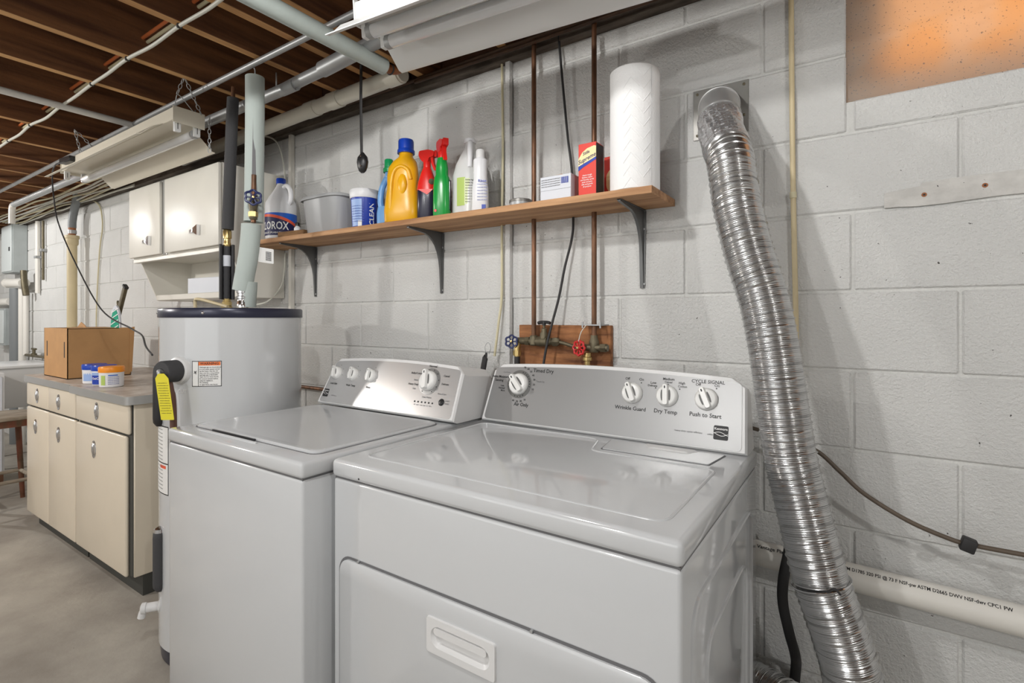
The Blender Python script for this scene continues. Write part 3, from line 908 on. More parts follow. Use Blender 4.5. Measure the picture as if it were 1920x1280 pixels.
# bleach jug
x, y = -2.338, 1.452; z = shelf_z(x); R = .071
T = thing('bleach_jug', 'white bleach jug with blue cap and navy, red and blue wrap label', 'jug', (x, y, z))
part('body', 'white', T, lambda b: body_loft(b, x, y, z, [(0, .060, .060, 2), (.006, .068, .068, 2), (.02, R, R, 2), (.16, R, R, 2), (.18, .069, .069, 2), (.205, .056, .056, 2), (.235, .037, .037, 2), (.262, .022, .022, 2), (.272, .018, .018, 2), (.288, .018, .018, 2)]))
ca = math.radians(57)
hd = Vector((math.cos(ca - .95), math.sin(ca - .95), 0)) * 1.0
part('handle', 'white', T, lambda b: b.tube([Vector((x, y, z + .255)) + hd * .018, Vector((x, y, z + .262)) + hd * .045, Vector((x, y, z + .235)) + hd * .072, Vector((x, y, z + .19)) + hd * .076, Vector((x, y, z + .165)) + hd * .055], .011, 12))
part('cap', 'blue', T, lambda b: ribbed_cap(b, (x, y, z + .275), .022, .026, 14))
vA = 57.0     # direction the camera sees (degrees towards +X)
lb = part('label', 'navylabel', T, lambda b: wrap(b, x, y, R, -60, 170, z + .018, z + .125, k=40))
b = MB(); k = 24
for (lo, hi, m, d) in ((lambda t: .125 - .004 - .055 * t * t, lambda t: .125, 'bluelabel', .0012), (lambda t: .108 - .058 * t * t, lambda t: .121 - .055 * t * t, 'orangelabel', .0014)):
    b = MB()
    f = lambda a, zz: (x + math.sin(math.radians(a)) * (R + d), y - math.cos(math.radians(a)) * (R + d), z + zz)
    A = [-25 + 165 * i / k for i in range(k + 1)]
    b._add([f(a, max(lo(i / k), .02)) for i, a in enumerate(A)] + [f(a, hi(i / k)) for i, a in enumerate(A)], [(i, i + 1, k + 2 + i, k + 1 + i) for i in range(k)])
    b.obj('label_sweep', m, lb)
text_part('print', 'CLOROX', .052, cyl_fn(x, y, R, 24, z + .062, .0017), 'inkwhite', lb, 'CENTER', .70)
text_part('print', 'REGULAR SPLASHLESS', .011, cyl_fn(x, y, R, 20, z + .030, .0017), 'inkwhite', lb)
part('red_flash', 'redbox', lb, lambda b: wrap(b, x, y, R, 55, 95, z + .020, z + .034, .0014))

# wood offcut lying in front of the basin
b = MB(); b.X = Matrix.Translation((-2.155, 1.402, shelf_z(-2.155))) @ Matrix.Rotation(.12, 4, 'Z')
b.box(-.085, .085, -.02, .02, 0, .024, .002, 1)
tag(b.obj('wood_offcut', 'oldwood'), 'short dark scrap of wood lying in front of the grey basin', 'wood block')

# little white bottle behind the offcut
x, y = -2.205, 1.452; z = shelf_z(x)
T = thing('small_bottle', 'tiny white bottle with black cap beside the bleach jug', 'bottle', (x, y, z))
part('body', 'white', T, lambda b: body_loft(b, x, y, z, [(0, .015, .015, 2), (.05, .015, .015, 2), (.058, .008, .008, 2), (.062, .008, .008, 2)], 0, 20))
part('cap', 'black', T, lambda b: ribbed_cap(b, (x, y, z + .06), .0105, .016, 8))

# grey wash basin
x, y = -1.975, 1.478; z = shelf_z(x)
T = thing('wash_basin', 'grey plastic wash basin with rolled rim between bleach and blue tub', 'basin', (x, y, z))
b = MB()
prof = [(0, .82), (.004, .85), (.155, .985), (.160, 1.0), (.165, 1.04), (.160, 1.07), (.152, 1.075)]
inn = [(.158, .97), (.01, .83)]
rings = [[(px, py, z + h) for px, py in sup(x, y, .135 * s, .088 * s, 4.2, 0, 48)] for h, s in prof]
b.loft(rings, cap=False)
rings2 = [[(px, py, z + h) for px, py in sup(x, y, .135 * s, .088 * s, 4.2, 0, 48)] for h, s in [(.165, 1.04)] + inn]
b.loft(rings2, cap=False)
b._add(rings[0], [tuple(range(48))]); b._add(rings2[-1], [tuple(range(48))])
b.obj('tub', 'greybasin', T)

# blue powder tub
x, y = -1.742, 1.462; z = shelf_z(x)
T = thing('powder_tub', 'blue and violet plastic powder tub with white lid', 'tub', (x, y, z))
part('body', 'royal', T, lambda b: b.lathe((x, y, z), [(.048, 0), (.050, .004), (.057, .135)], 36))
part('lid', 'white', T, lambda b: b.lathe((x, y, z + .130), [(.059, 0), (.061, .004), (.062, .03), (.060, .036), (.05, .038), (.001, .038)], 36))
lb = part('info_panel', 'paleprint', T, lambda b: wrap(b, x, y, .0505, -20, 38, z + .012, z + .122, r1=.0565))
for i in range(9):
    text_part('print', 'for best results add one scoop', .0064, cyl_fn(x, y, .0535, -16, z + .115 - i * .0105, .0025), 'royal', lb, 'LEFT', .75)
part('barcode', 'labelwhite', lb, lambda b: wrap(b, x, y, .0515, 20, 38, z + .004, z + .034, .0018))
text_part('print', 'CLEAN', .030, lambda u, w: cyl_fn(x, y, .0545, 82, z + .062, .001)(w * -1.0, u), 'inkwhite', T)

# light blue softener bottle
x, y = -1.612, 1.478; z = shelf_z(x)
T = thing('softener_bottle', 'light blue plastic bottle with handle and green cap', 'bottle', (x, y, z))
b = MB()
an = .45
body_loft(b, x, y, z, [(0, .042, .03, 2.6), (.006, .048, .034, 2.8), (.06, .048, .034, 2.8), (.085, .044, .032, 2.6)], an)
body_loft(b, x, y, z, [(.08, .022, .03, 2.4, .022), (.16, .019, .026, 2.3, .018), (.205, .017, .018, 2.1, .006), (.215, .016, .016, 2, 0), (.235, .0155, .0155, 2, 0)], an, 24)
d_ = Vector((math.cos(an), math.sin(an), 0)); o_ = Vector((x, y, z))
b.tube([o_ - d_ * .028 + Vector((0, 0, .07)), o_ - d_ * .036 + Vector((0, 0, .11)), o_ - d_ * .030 + Vector((0, 0, .16)), o_ - d_ * .012 + Vector((0, 0, .20)), o_ + Vector((0, 0, .215))], .0125, 12)
b.obj('body', 'ltblue', T)
part('cap', 'greencap', T, lambda b: b.lathe((x, y, z + .228), [(.023, 0), (.023, .016), (.018, .02), (.0175, .05), (.015, .054)], 24))

# yellow detergent
x, y = -1.500, 1.448; z = shelf_z(x); an = .50
T = thing('detergent_bottle', 'big yellow detergent bottle with blue screw cap', 'bottle', (x, y, z))
b = MB()
body_loft(b, x, y, z, [(0, .062, .038, 2.8), (.008, .070, .043, 3), (.05, .072, .045, 3), (.10, .067, .042, 2.8), (.14, .061, .038, 2.6), (.19, .061, .038, 2.6), (.222, .057, .037, 2.5, .002), (.245, .047, .034, 2.3, .008), (.258, .034, .030, 2.1, .012), (.265, .027, .027, 2, .013), (.285, .026, .026, 2, .013)], an, 44)
b.obj('body', 'yellow', T)
d_ = Vector((math.cos(an), math.sin(an), 0)); nn = Vector((d_.y, -d_.x, 0)); o_ = Vector((x, y, z))
b = MB()
pts = [(-.038, .055, .034), (-.037, .11, .037), (-.034, .165, .037), (-.022, .205, .036), (.004, .220, .034), (.030, .205, .033), (.040, .17, .030)]
b.tube([o_ + d_ * u + nn * w_ + Vector((0, 0, v)) for u, v, w_ in pts], .0085, 10, 6)
b.obj('grip_bulge', 'yellow', T)
part('grip_panel', 'yellow', T, lambda b: b.ball(o_ + nn * .030 + d_ * .006 + Vector((0, 0, .150)), .024, .016, .045))
part('cap', 'blue', T, lambda b: (b.lathe(o_ + d_ * .013 + Vector((0, 0, .278)), [(.034, 0), (.034, .012), (.031, .016)], 30), ribbed_cap(b, o_ + d_ * .013 + Vector((0, 0, .29)), .030, .042, 24)))


def trigger(parent, c, an, m, s=1.0):
    """spray head: collar, shroud, nozzle and trigger lever pointing along an"""
    d = Vector((math.cos(an), math.sin(an), 0)); w = Vector((-d.y, d.x, 0)); c = Vector(c)
    f = lambda u, v, t: c + d * u * s + Vector((0, 0, v * s)) + w * t * s
    b = MB(); b.lathe(c, [(.0135 * s, 0), (.0135 * s, .020 * s), (.011 * s, .026 * s)], 20); b.obj('collar', m, parent)
    h = MB()
    h.prism(rxy([(-.026, .062), (-.030, .048), (-.020, .030), (-.010, .020), (.012, .020), (.014, .034), (.034, .036), (.036, .054), (.012, .062)], .006), f, -.0115, .0115)
    h = h.obj('spray_head', m, parent)
    b = MB(); b.prism(rxy([(.040, .034), (.046, .034), (.046, .056), (.036, .056), (.036, .034)], .002), f, -.0085, .0085); b.obj('nozzle', m, h)
    b = MB(); b.prism(rxy([(.018, .038), (.028, .038), (.030, .016), (.041, -.012), (.034, -.014), (.022, .012)], .003), f, -.006, .006); b.obj('trigger', m, h)


# navy cleaner with red trigger
x, y = -1.377, 1.455; z = shelf_z(x)
T = thing('spray_bottle', 'dark navy spray bottle with red label and red trigger head', 'spray bottle', (x, y, z))
part('body', 'darknavy', T, lambda b: body_loft(b, x, y, z, [(0, .033, .024, 2.6), (.006, .037, .027, 2.8), (.11, .037, .027, 2.8), (.15, .033, .025, 2.5), (.185, .022, .021, 2.2), (.205, .013, .013, 2), (.222, .012, .012, 2)], .5))
d_ = Vector((math.cos(.5), math.sin(.5), 0)); nn = Vector((d_.y, -d_.x, 0)); o_ = Vector((x, y, z))
b = MB()
body_loft(b, x, y, z, [(.118, .0378, .0278, 2.8), (.15, .0338, .0258, 2.5), (.185, .0228, .0218, 2.2), (.208, .014, .014, 2)], .5); b.obj('red_sleeve', 'red', T)
part('red_point', 'red', T, lambda b: b.prism([(-.030, .119), (.030, .119), (.008, .098)], lambda u, v, d: o_ + d_ * u + nn * d + Vector((0, 0, v)), .0262, .0282))
part('badge', 'bronze', T, lambda b: b.lathe(o_ + d_ * .022 + nn * .0215 + Vector((0, 0, .148)), [(.011, 0), (.011, .003)], 16, nn + d_ * .5))
trigger(T, (x, y, z + .205), .15, 'red', 1.08)

# green cleaner with red trigger
x, y = -1.288, 1.440; z = shelf_z(x)
T = thing('spray_bottle', 'green spray bottle with red trigger head pointing forward', 'spray bottle', (x, y, z))
part('body', 'green', T, lambda b: body_loft(b, x, y, z, [(0, .029, .024, 2.6), (.006, .032, .027, 2.8), (.06, .032, .027, 2.8), (.12, .031, .027, 2.7), (.15, .028, .025, 2.5), (.160, .023, .022, 2.3), (.185, .023, .022, 2.2), (.205, .020, .020, 2), (.224, .016, .016, 2)], .5))
d_ = Vector((math.cos(.5), math.sin(.5), 0)); nn = Vector((d_.y, -d_.x, 0)); o_ = Vector((x, y, z))
part('side_label', 'darknavy', T, lambda b: b.prism(rxy([(-.015, .03), (.012, .03), (.012, .14), (-.012, .145)], .004), lambda u, v, d: o_ + nn * u + d_ * d + Vector((0, 0, v)), .0300, .0325))
part('red_dot', 'red', T, lambda b: b.lathe(o_ + nn * .0255 - d_ * .018 + Vector((0, 0, .026)), [(.005, 0), (.005, .003)], 12, nn))
trigger(T, (x, y, z + .222), -.55, 'red', 1.12)

# cloudy gallon jug
x, y = -1.207, 1.505; z = shelf_z(x); R = .062
T = thing('gallon_jug', 'cloudy white gallon jug with pale green label behind the bottles', 'jug', (x, y, z))
part('body', 'cloudy', T, lambda b: body_loft(b, x, y, z, [(0, .056, .056, 2.4), (.006, R, R, 2.4), (.155, R, R, 2.3), (.165, .060, .060, 2.2), (.20, .052, .052, 2.1), (.235, .036, .036, 2), (.262, .020, .020, 2), (.285, .018, .018, 2)]))
vd = Vector((.62, -.78, 0))
part('handle', 'white', T, lambda b: b.tube([Vector((x, y, z + .275)) + vd * .012, Vector((x, y, z + .272)) + vd * .040, Vector((x, y, z + .25)) + vd * .046, Vector((x, y, z + .20)) + vd * .052, Vector((x, y, z + .178)) + vd * .055], .010, 12))
part('cap', 'white', T, lambda b: b.lathe((x, y, z + .282), [(.022, 0), (.022, .012), (.019, .016)], 24))
lb = part('label', 'limelabel', T, lambda b: wrap(b, x, y, R, -10, 120, z + .04, z + .142, .0016, 24))
part('panel', 'palelabel', lb, lambda b: wrap(b, x, y, R, 20, 66, z + .045, z + .137, .0026))
part('panel', 'royal', lb, lambda b: wrap(b, x, y, R, 70, 84, z + .05, z + .137, .0026))
for i in range(9):
    text_part('print', 'Active Ingredients' if i < 2 else 'directions for use see back', .0085 if i < 2 else .0058, cyl_fn(x, y, R, 23, z + .131 - i * .0098, .0032), 'ink', lb, 'LEFT', .8)

# slim white bottle
x, y = -1.113, 1.445; z = shelf_z(x); an = .5
T = thing('slim_bottle', 'slim white squeeze bottle with flip cap and blue print', 'bottle', (x, y, z))
part('body', 'white', T, lambda b: body_loft(b, x, y, z, [(0, .027, .02, 2.6), (.005, .030, .022, 2.8), (.09, .028, .021, 2.7), (.125, .0235, .020, 2.4), (.13, .0245, .0205, 2.3), (.138, .0235, .020, 2.3), (.146, .0245, .0205, 2.3), (.154, .0235, .02, 2.3), (.19, .024, .0205, 2.2), (.198, .015, .015, 2)], an))
part('cap', 'enamel_soft', T, lambda b: b.lathe((x, y, z + .196), [(.0155, 0), (.0155, .026), (.013, .03)], 22))
d_ = Vector((math.cos(an), math.sin(an), 0)); nn = Vector((d_.y, -d_.x, 0)); o_ = Vector((x, y, z))
for i in range(7):
    text_part('print', 'Rinse' if i == 0 else 'cleans and shines', .0135 if i == 0 else .0052, lambda u, w: o_ + d_ * (.010 + u) + nn * .0227 + Vector((0, 0, .112 - i * .011 + w)), 'royal', T)
part('barcode', 'royal', T, lambda b: b.prism([(.008, .012), (.022, .012), (.022, .030), (.008, .030)], lambda u, v, d: o_ + d_ * u + nn * d + Vector((0, 0, v)), .0200, .0218))

# flat tin
x, y = -.955, 1.462; z = shelf_z(x)
T = thing('flat_tin', 'low round metal tin lying near the copper pipe on the shelf', 'tin', (x, y, z))
part('body', 'galv', T, lambda b: b.lathe((x, y, z), [(.036, 0), (.037, .002), (.037, .028)], 36))
part('lid', 'plate', T, lambda b: b.lathe((x, y, z + .024), [(.0385, 0), (.0385, .008), (.035, .010), (.001, .009)], 36))

# small white carton
x0, x1 = -.843, -.735; z = shelf_z(-.79)
T = thing('small_carton', 'low white carton with barcode and open flap', 'box', (-.79, 1.44, z))
part('carton', 'greywhite', T, lambda b: b.box(x0, x1, 1.405, 1.475, z, z + .080, .0008, 1))
part('flap', 'card', T, lambda b: b.prism([(x0 + .004, 0), (x1 - .03, 0), (x1 - .05, .045), (x0 + .02, .04)], lambda u, v, d: (u, 1.470 - v * .6, z + .081 + v * .25 + d), 0, .0012))
ff = lambda u, w, d=.0006: Vector((u, 1.405 - d, w))
b = MB()
for i in range(13):
    xx = x1 - .034 + i * .0021
    b._add([ff(xx, z + .052), ff(xx + (.0014 if i % 3 else .0007), z + .052), ff(xx + (.0014 if i % 3 else .0007), z + .072), ff(xx, z + .072)], [(0, 1, 2, 3)])
b.obj('barcode', 'royal', T)
for i in range(4):
    text_part('print', 'electric lamp assortment household pack', .0056, lambda u, w: ff(x0 + .004 + u, z + .07 - i * .007 + w), 'inkgrey', T, 'LEFT', .72)
part('fold_line', 'inkgrey', T, lambda b: b._add([ff(x0, z + .036), ff(x1, z + .036), ff(x1, z + .0366), ff(x0, z + .0366)], [(0, 1, 2, 3)]))


# two red powder cartons
def red_carton(name, label, c, an, w, dpt, h, big):
    c = Vector(c)
    T = thing(name, label, 'box', c)
    M = Matrix.Translation(c) @ Matrix.Rotation(an, 4, 'Z')
    f = lambda u, v, d=.0: M @ Vector((u, -dpt / 2 - d, v))
    part('carton', 'redbox', T, lambda b: (setattr(b, 'X', M), b.box(-w / 2, w / 2, -dpt / 2, dpt / 2, 0, h, .0008, 1)))
    return T, M, f


z = shelf_z(-.68)
T, M, f = red_carton('powder_carton', 'red carton with cream oval print facing the room, black side', (-.683, 1.437, z), 0.0, .058, .052, .163, False)
part('side_panel', 'ink', T, lambda b: (setattr(b, 'X', M), b.box(.0288, .0296, -.0255, .0255, .001, .160)))
b = MB(); b.prism([(p, q) for p, q in [(.029, .150), (.022, .152), (.0, .147), (-.016, .137), (-.029, .118), (-.029, .096), (.0, .102), (.029, .119)]], lambda u, v, d: f(u, v, d), 0, .0006); ov = b.obj('oval', 'creamprint', T)
part('stripe', 'royal', ov, lambda b: b.prism([(-.029, .096), (-.029, .082), (-.013, .092), (.029, .110), (.029, .118)], lambda u, v, d: f(u, v, d), 0, .0008))
text_part('print', 'Supreme', .0185, lambda u, w: f(u, .117 + w + u * .35, .0011), 'navylabel', ov, 'CENTER', .86)
text_part('print', 'Stila', .0135, lambda u, w: f(u - .003, .134 + w + u * .3, .0011), 'navylabel', ov)
for i in range(6):
    text_part('print', ('cleans tough', 'kitchen stains', 'and laundry spots', 'pots and pans', 'safe and gentle', 'all purpose')[i], .0062, lambda u, w: f(u, .067 - i * .0068 + w, .0008), 'inkwhite', T)
T, M, f = red_carton('powder_carton', 'red carton half hidden behind the paper towel roll', (-.640, 1.547, z), -.12, .080, .04, .150, True)
b = MB(); b.prism([(p, q) for p, q in rrect(-.032, .034, .032, .112, .03, 6)], lambda u, v, d: f(u, v, d), 0, .0006); ov = b.obj('oval', 'creamprint', T)
text_part('print', 'Supreme', .042, lambda u, w: f(u + .062, .068 + w + u * .12, .0011), 'ink', ov, 'CENTER', .8)

# paper towels
x, y = -.548, 1.443; z = shelf_z(x); R = .0695
T = thing('paper_towel_roll', 'tall white embossed paper towel roll at the shelf end', 'paper towel', (x, y, z))
b = MB(); rings = []
for zz in (0, .002, .346, .349):
    q = R - (.003 if zz in (0, .349) else 0)
    rings.append([(x + q * math.cos(2 * PI * i / 64), y + q * math.sin(2 * PI * i / 64), z + zz) for i in range(64)])
rings += [[(x + .021 * math.cos(2 * PI * i / 64), y + .021 * math.sin(2 * PI * i / 64), z + zz) for i in range(64)] for zz in (.347, .3, .05)]
b.loft(rings); b.obj('roll', 'paper', T)
part('loose_end', 'paper', T, lambda b: wrap(b, x, y, R, 62, 140, z + .002, z + .344, .0022, 14))
b = MB()
for zz in range(9):
    for sd in (0, 1):
        pts = []
        for i in range(13):
            t = i / 12
            a = math.radians(-5 + 36 * t + sd * 28)
            pts.append((x + math.sin(a) * (R + .0002), y - math.cos(a) * (R + .0002), z + .03 + zz * .035 + .028 * (abs(2 * t - 1)) * (1 if sd else -1)))
        b.tube(pts, .0010, 5, 1)
b.obj('embossing', 'paper', T)


# ---------------------------------------------------------------- dryer vent: wall plate, elbow, foil duct
T = thing('vent_elbow', 'dull metal wall plate with round vent elbow wrapped in foil tape', 'vent', (-.34, WY - .001, 1.787))
pl = part('wall_plate', 'plate', T, lambda b: b.box(-.417, -.265, WY - .0035, WY - .0005, 1.787, 1.934, .0008, 1))
for px_, pz_ in ((-.405, 1.922), (-.277, 1.922), (-.277, 1.835), (-.405, 1.80)):
    part('screw', 'bronze', pl, lambda b: b.lathe((px_, WY - .0035, pz_), [(.004, 0), (.004, .002), (.001, .0035)], 10, (0, -1, 0)))
el = [(-.341, WY - .003, 1.862), (-.338, 1.560, 1.862), (-.333, 1.530, 1.856), (-.327, 1.500, 1.836), (-.321, 1.478, 1.805), (-.314, 1.460, 1.770)]
part('elbow', 'elbowmetal', T, lambda b: b.tube(el, .053, 40, 3))
b = MB()
P_ = smooth_path(el, 3)
for i in (4, 8, 12):
    if i < len(P_) - 1:
        ax = (P_[i + 1] - P_[i - 1]); b.torus(P_[i], ax, .0535, .0018, 36, 6)
b.obj('gore_seams', 'elbowmetal', T)


b = MB(); b.tube([(-.319, 1.471, 1.793), (-.312, 1.452, 1.758), (-.300, 1.431, 1.724), (-.288, 1.409, 1.690)], .0565, 56, 12)
rs = random.Random(11)
b.v = [tuple(Vector(p) + Vector((rs.uniform(-1, 1), rs.uniform(-1, 1), rs.uniform(-1, 1))) * .0009 + Vector((math.sin(p[2] * 190 + p[0] * 260), math.sin(p[0] * 310 + p[2] * 150), 0)) * .0012) for p in b.v]
b.obj('foil_tape', 'tape', T, angle=12)


def ridges(s, t):
    w = (s / .0165) % 1.0
    return .0535 + (.0030 * math.sin(PI * w / .2) if w < .2 else 0) + .0008 * math.sin(2 * PI * s / .0035)


path = [(-.292, 1.416, 1.702), (-.275, 1.385, 1.655), (-.262, 1.366, 1.58), (-.249, 1.350, 1.514), (-.223, 1.340, 1.408), (-.192, 1.332, 1.305), (-.170, 1.325, 1.194), (-.153, 1.320, 1.073), (-.136, 1.315, .955), (-.124, 1.312, .898), (-.097, 1.298, .790), (-.074, 1.292, .694)]
path2 = [(-.074, 1.292, .694), (-.036, 1.296, .579), (-.016, 1.302, .490), (-.022, 1.335, .39), (-.075, 1.40, .315), (-.16, 1.47, .288), (-.25, 1.508, .285), (-.33, 1.512, .285)]
DU = thing('foil_duct', 'long ribbed aluminium foil duct curving down beside the dryer', 'duct', (-.05, 1.28, .28))


def even_path(pts, step):
    P = smooth_path(pts, 40); out = [P[0]]; acc = 0
    for i in range(1, len(P)):
        out.append(P[i])
    # resample
    res = [P[0]]; d = 0; last = P[0]
    for p in P[1:]:
        seg_ = (p - last).length
        while d + seg_ >= step:
            t = (step - d) / seg_; last = last + (p - last) * t; res.append(last); seg_ = (p - last).length; d = 0
        d += seg_; last = p
    return res


part('upper_length', 'foil', DU, lambda b: b.tube(even_path(path, .0011), .055, 44, 1, rfun=ridges), angle=80)
part('lower_length', 'foil', DU, lambda b: b.tube(even_path(path2, .0011), .056, 44, 1, rfun=lambda s, t: ridges(s, t) + .001), angle=80)
part('clamp_wire', 'chrome', DU, lambda b: b.torus((-.074, 1.292, .694), (.03, 0, -.105), .0585, .0016, 40, 6))
part('clamp_ears', 'blackrubber', DU, lambda b: b.tube([(-.058, 1.234, .702), (-.046, 1.231, .713), (-.036, 1.235, .702)], .0022, 6))

# ---------------------------------------------------------------- wall plumbing and cords
def pipe(name, label, cat, pts, r, m, n=1, seg=14, group=None, **k):
    return tag(MB().tube(pts, r, seg, n, **k).obj(name, m), label, cat, group)


brd = tag(MB().box(-1.026, -.673, WY - .022, WY - .0008, 1.085, 1.236, .0015, 1).obj('backing_board', 'board'), 'rough reddish wood board on the block wall carrying the valves', 'board')
pipe('copper_pipe', 'brown copper riser left of the black cord, above the blue-wheeled valve', 'pipe', [(-.944, 1.53, 2.225), (-.944, 1.53, 1.198)], .0083, 'copper', group='copper risers to the laundry valves')
pipe('copper_pipe', 'brown copper riser right of the black cord, above the red-wheeled valve', 'pipe', [(-.716, 1.53, 2.232), (-.716, 1.53, 1.192)], .0083, 'copper', group='copper risers to the laundry valves')
pipe('supply_pipe', 'upper of two dark copper pipes running along the wall top', 'pipe', [(1.5, 1.53, 2.2335), (-.3, 1.53, 2.2335), (-.716, 1.53, 2.2335), (-2.3, 1.53, 2.2335)], .0075, 'darkcopper', group='copper pipes along the sill')
pipe('supply_pipe', 'lower of two dark copper pipes running along the wall top', 'pipe', [(1.5, 1.515, 2.209), (-.3, 1.515, 2.209), (-.95, 1.515, 2.209), (-1.5, 1.515, 2.215)], .0065, 'darkcopper', group='copper pipes along the sill')


def handwheel(parent, c, ax, R, m, lobes=6):
    A = Vector(ax).normalized(); up = Vector((0, 0, 1)) if abs(A.z) < .9 else Vector((1, 0, 0))
    U = (up - A * up.dot(A)).normalized(); V = A.cross(U); c = Vector(c)
    pts = []
    for i in range(lobes * 6):
        t = 2 * PI * i / (lobes * 6); rr = R * (1 + .09 * math.cos(lobes * t))
        pts.append(c + (U * math.cos(t) + V * math.sin(t)) * rr)
    b = MB(); b.tube(pts, R * .17, 8, 1, closed=True)
    for i in range(lobes):
        t = 2 * PI * (i + .5) / lobes
        b.tube([c, c + (U * math.cos(t) + V * math.sin(t)) * R * .92], R * .12, 6, 1)
    b.lathe(c - A * R * .2, [(R * .32, 0), (R * .32, R * .4), (R * .2, R * .5)], 14, A)
    w = b.obj('handwheel', m, parent)
    MB().lathe(c + A * R * .24, [(R * .2, 0), (R * .2, R * .16), (R * .05, R * .2)], 12, A).obj('nut', 'brass', w)
    return w


T = thing('laundry_faucet', 'bronze laundry valve with blue handwheel and black tee handle on the board', 'valve', (-.96, 1.53, 1.12))
part('body', 'bronze', T, lambda b: (b.tube([(-1.012, 1.53, 1.180), (-.86, 1.53, 1.180)], .0125, 18, 1), b.lathe((-.944, 1.53, 1.165), [(.012, 0), (.0155, .004), (.0155, .03), (.011, .036)], 16),
                                     b.lathe((-.976, 1.53, 1.18), [(.016, 0), (.016, .016)], 6, (1, 0, 0)), b.lathe((-.918, 1.53, 1.18), [(.0165, -.012), (.018, 0), (.0165, .03)], 16, (1, 0, 0)), b.lathe((-.866, 1.53, 1.18), [(.016, 0), (.016, .016), (.009, .024)], 6, (1, 0, 0))))
part('bonnet', 'bronze', T, lambda b: b.lathe((-.903, 1.53, 1.188), [(.014, 0), (.0145, .018), (.010, .026), (.009, .036), (.0045, .038), (.0045, .055)], 14))
part('tee_handle', 'black', T, lambda b: (b.tube([(-.927, 1.53, 1.243), (-.915, 1.53, 1.246), (-.891, 1.53, 1.246), (-.879, 1.53, 1.243)], .0055, 10, 3), b.lathe((-.903, 1.53, 1.235), [(.006, 0), (.006, .014)], 10)))
part('hose_bib', 'brass', T, lambda b: b.tube([(-1.0, 1.53, 1.18), (-1.008, 1.528, 1.168), (-1.010, 1.525, 1.150), (-1.010, 1.525, 1.125)], .011, 14, 6))
part('hose_nut', 'brass', T, lambda b: b.lathe((-1.010, 1.525, 1.128), [(.0145, 0), (.0145, .018)], 8))
part('hose', 'blackrubber', T, lambda b: b.tube([(-1.010, 1.525, 1.13), (-1.010, 1.523, 1.06), (-1.012, 1.515, .95)], .0105, 14, 4))
handwheel(T, (-1.020, 1.503, 1.178), (.35, -.9, .12), .0205, 'bluewheel', 6)
part('capillary', 'bronze', T, lambda b: b.tube([(-.848, 1.53, 1.180), (-.82, 1.532, 1.174), (-.77, 1.535, 1.160)], .0065, 10, 6))

T = thing('laundry_faucet', 'valve with red handwheel and pipe strap on the board', 'valve', (-.73, 1.53, 1.12))
part('body', 'bronze', T, lambda b: (b.lathe((-.716, 1.53, 1.150), [(.014, 0), (.0165, .004), (.0165, .034), (.012, .046), (.0115, .055)], 16), b.tube([(-.76, 1.522, 1.165), (-.668, 1.53, 1.165)], .011, 16, 1), b.lathe((-.692, 1.53, 1.165), [(.0145, 0), (.0145, .018)], 6, (1, 0, 0))))
part('hose_nut', 'brass', T, lambda b: (b.lathe((-.735, 1.520, 1.122), [(.011, .0), (.016, .002), (.016, .012), (.0125, .014), (.0125, .026)], 10), b.tube([(-.735, 1.52, 1.122), (-.735, 1.518, 1.02)], .0095, 12, 1)))
handwheel(T, (-.757, 1.503, 1.164), (-.25, -.95, .05), .0225, 'redwheel', 8)
part('pipe_strap', 'galv', T, lambda b: (b.box(-.752, -.686, 1.515, WY - .005, 1.236, 1.240), b.box(-.752, -.748, 1.513, 1.517, 1.228, 1.248), b.box(-.690, -.686, 1.513, 1.517, 1.228, 1.248)))
part('tie_wire', 'wirewhite', T, lambda b: b.tube([(-.735, 1.512, 1.238), (-.75, 1.505, 1.215), (-.757, 1.50, 1.185)], .0014, 6, 4))

pipe('power_cord', 'black cord hanging between the two copper risers', 'cord', [(-.858, 1.55, 2.23), (-.852, 1.558, 2.12), (-.842, 1.562, 2.0), (-.828, 1.562, 1.87), (-.814, 1.565, 1.75), (-.8105, 1.567, 1.60), (-.812, 1.56, 1.53), (-.832, 1.548, 1.434), (-.848, 1.535, 1.33), (-.862, 1.512, 1.24), (-.878, 1.498, 1.15), (-.90, 1.49, 1.0)], .0042, 'blackrubber', 8, 10)
b = MB(); b.box(-1.090, -1.068, WY - .020, WY - .001, 1.09, 2.203, .002, 1)
tag(b.obj('wall_channel', 'block'), 'white painted vertical channel on the wall left of the copper risers', 'wire channel')
pipe('old_cord', 'thin paint-covered cord running down the white wall channel', 'cord', [(-1.105, 1.566, 2.20), (-1.104, 1.570, 1.9), (-1.107, 1.568, 1.6), (-1.106, 1.566, 1.35), (-1.112, 1.556, 1.25), (-1.126, 1.548, 1.12)], .0048, 'wirecream', 6, 8)
T = thing('cord_plug', 'small black inline plug hanging between the washer and dryer consoles', 'plug', (-1.125, 1.48, 1.02))
part('upper_plug', 'blackrubber', T, lambda b: b.tube([(-1.128, 1.50, 1.135), (-1.129, 1.50, 1.118), (-1.133, 1.50, 1.116), (-1.140, 1.497, 1.075)], .008, 10, 2, flat=.6, rfun=lambda s, t: .005 if t < .35 else .0115))
part('wire_loop', 'galv', T, lambda b: b.tube([(-1.128, 1.50, 1.13), (-1.134, 1.50, 1.155), (-1.120, 1.50, 1.172), (-1.110, 1.502, 1.155), (-1.12, 1.505, 1.13)], .0012, 6, 6))
part('lower_plug', 'blackrubber', T, lambda b: b.tube([(-1.140, 1.497, 1.07), (-1.143, 1.495, 1.05), (-1.146, 1.492, 1.02), (-1.15, 1.49, .96)], .007, 10, 3))
b = MB(); b.box(-2.445, -2.424, WY - .024, WY - .001, 1.30, 2.203, .0015, 1); b.box(-2.470, -2.445, WY - .006, WY - .001, 1.30, 2.203)
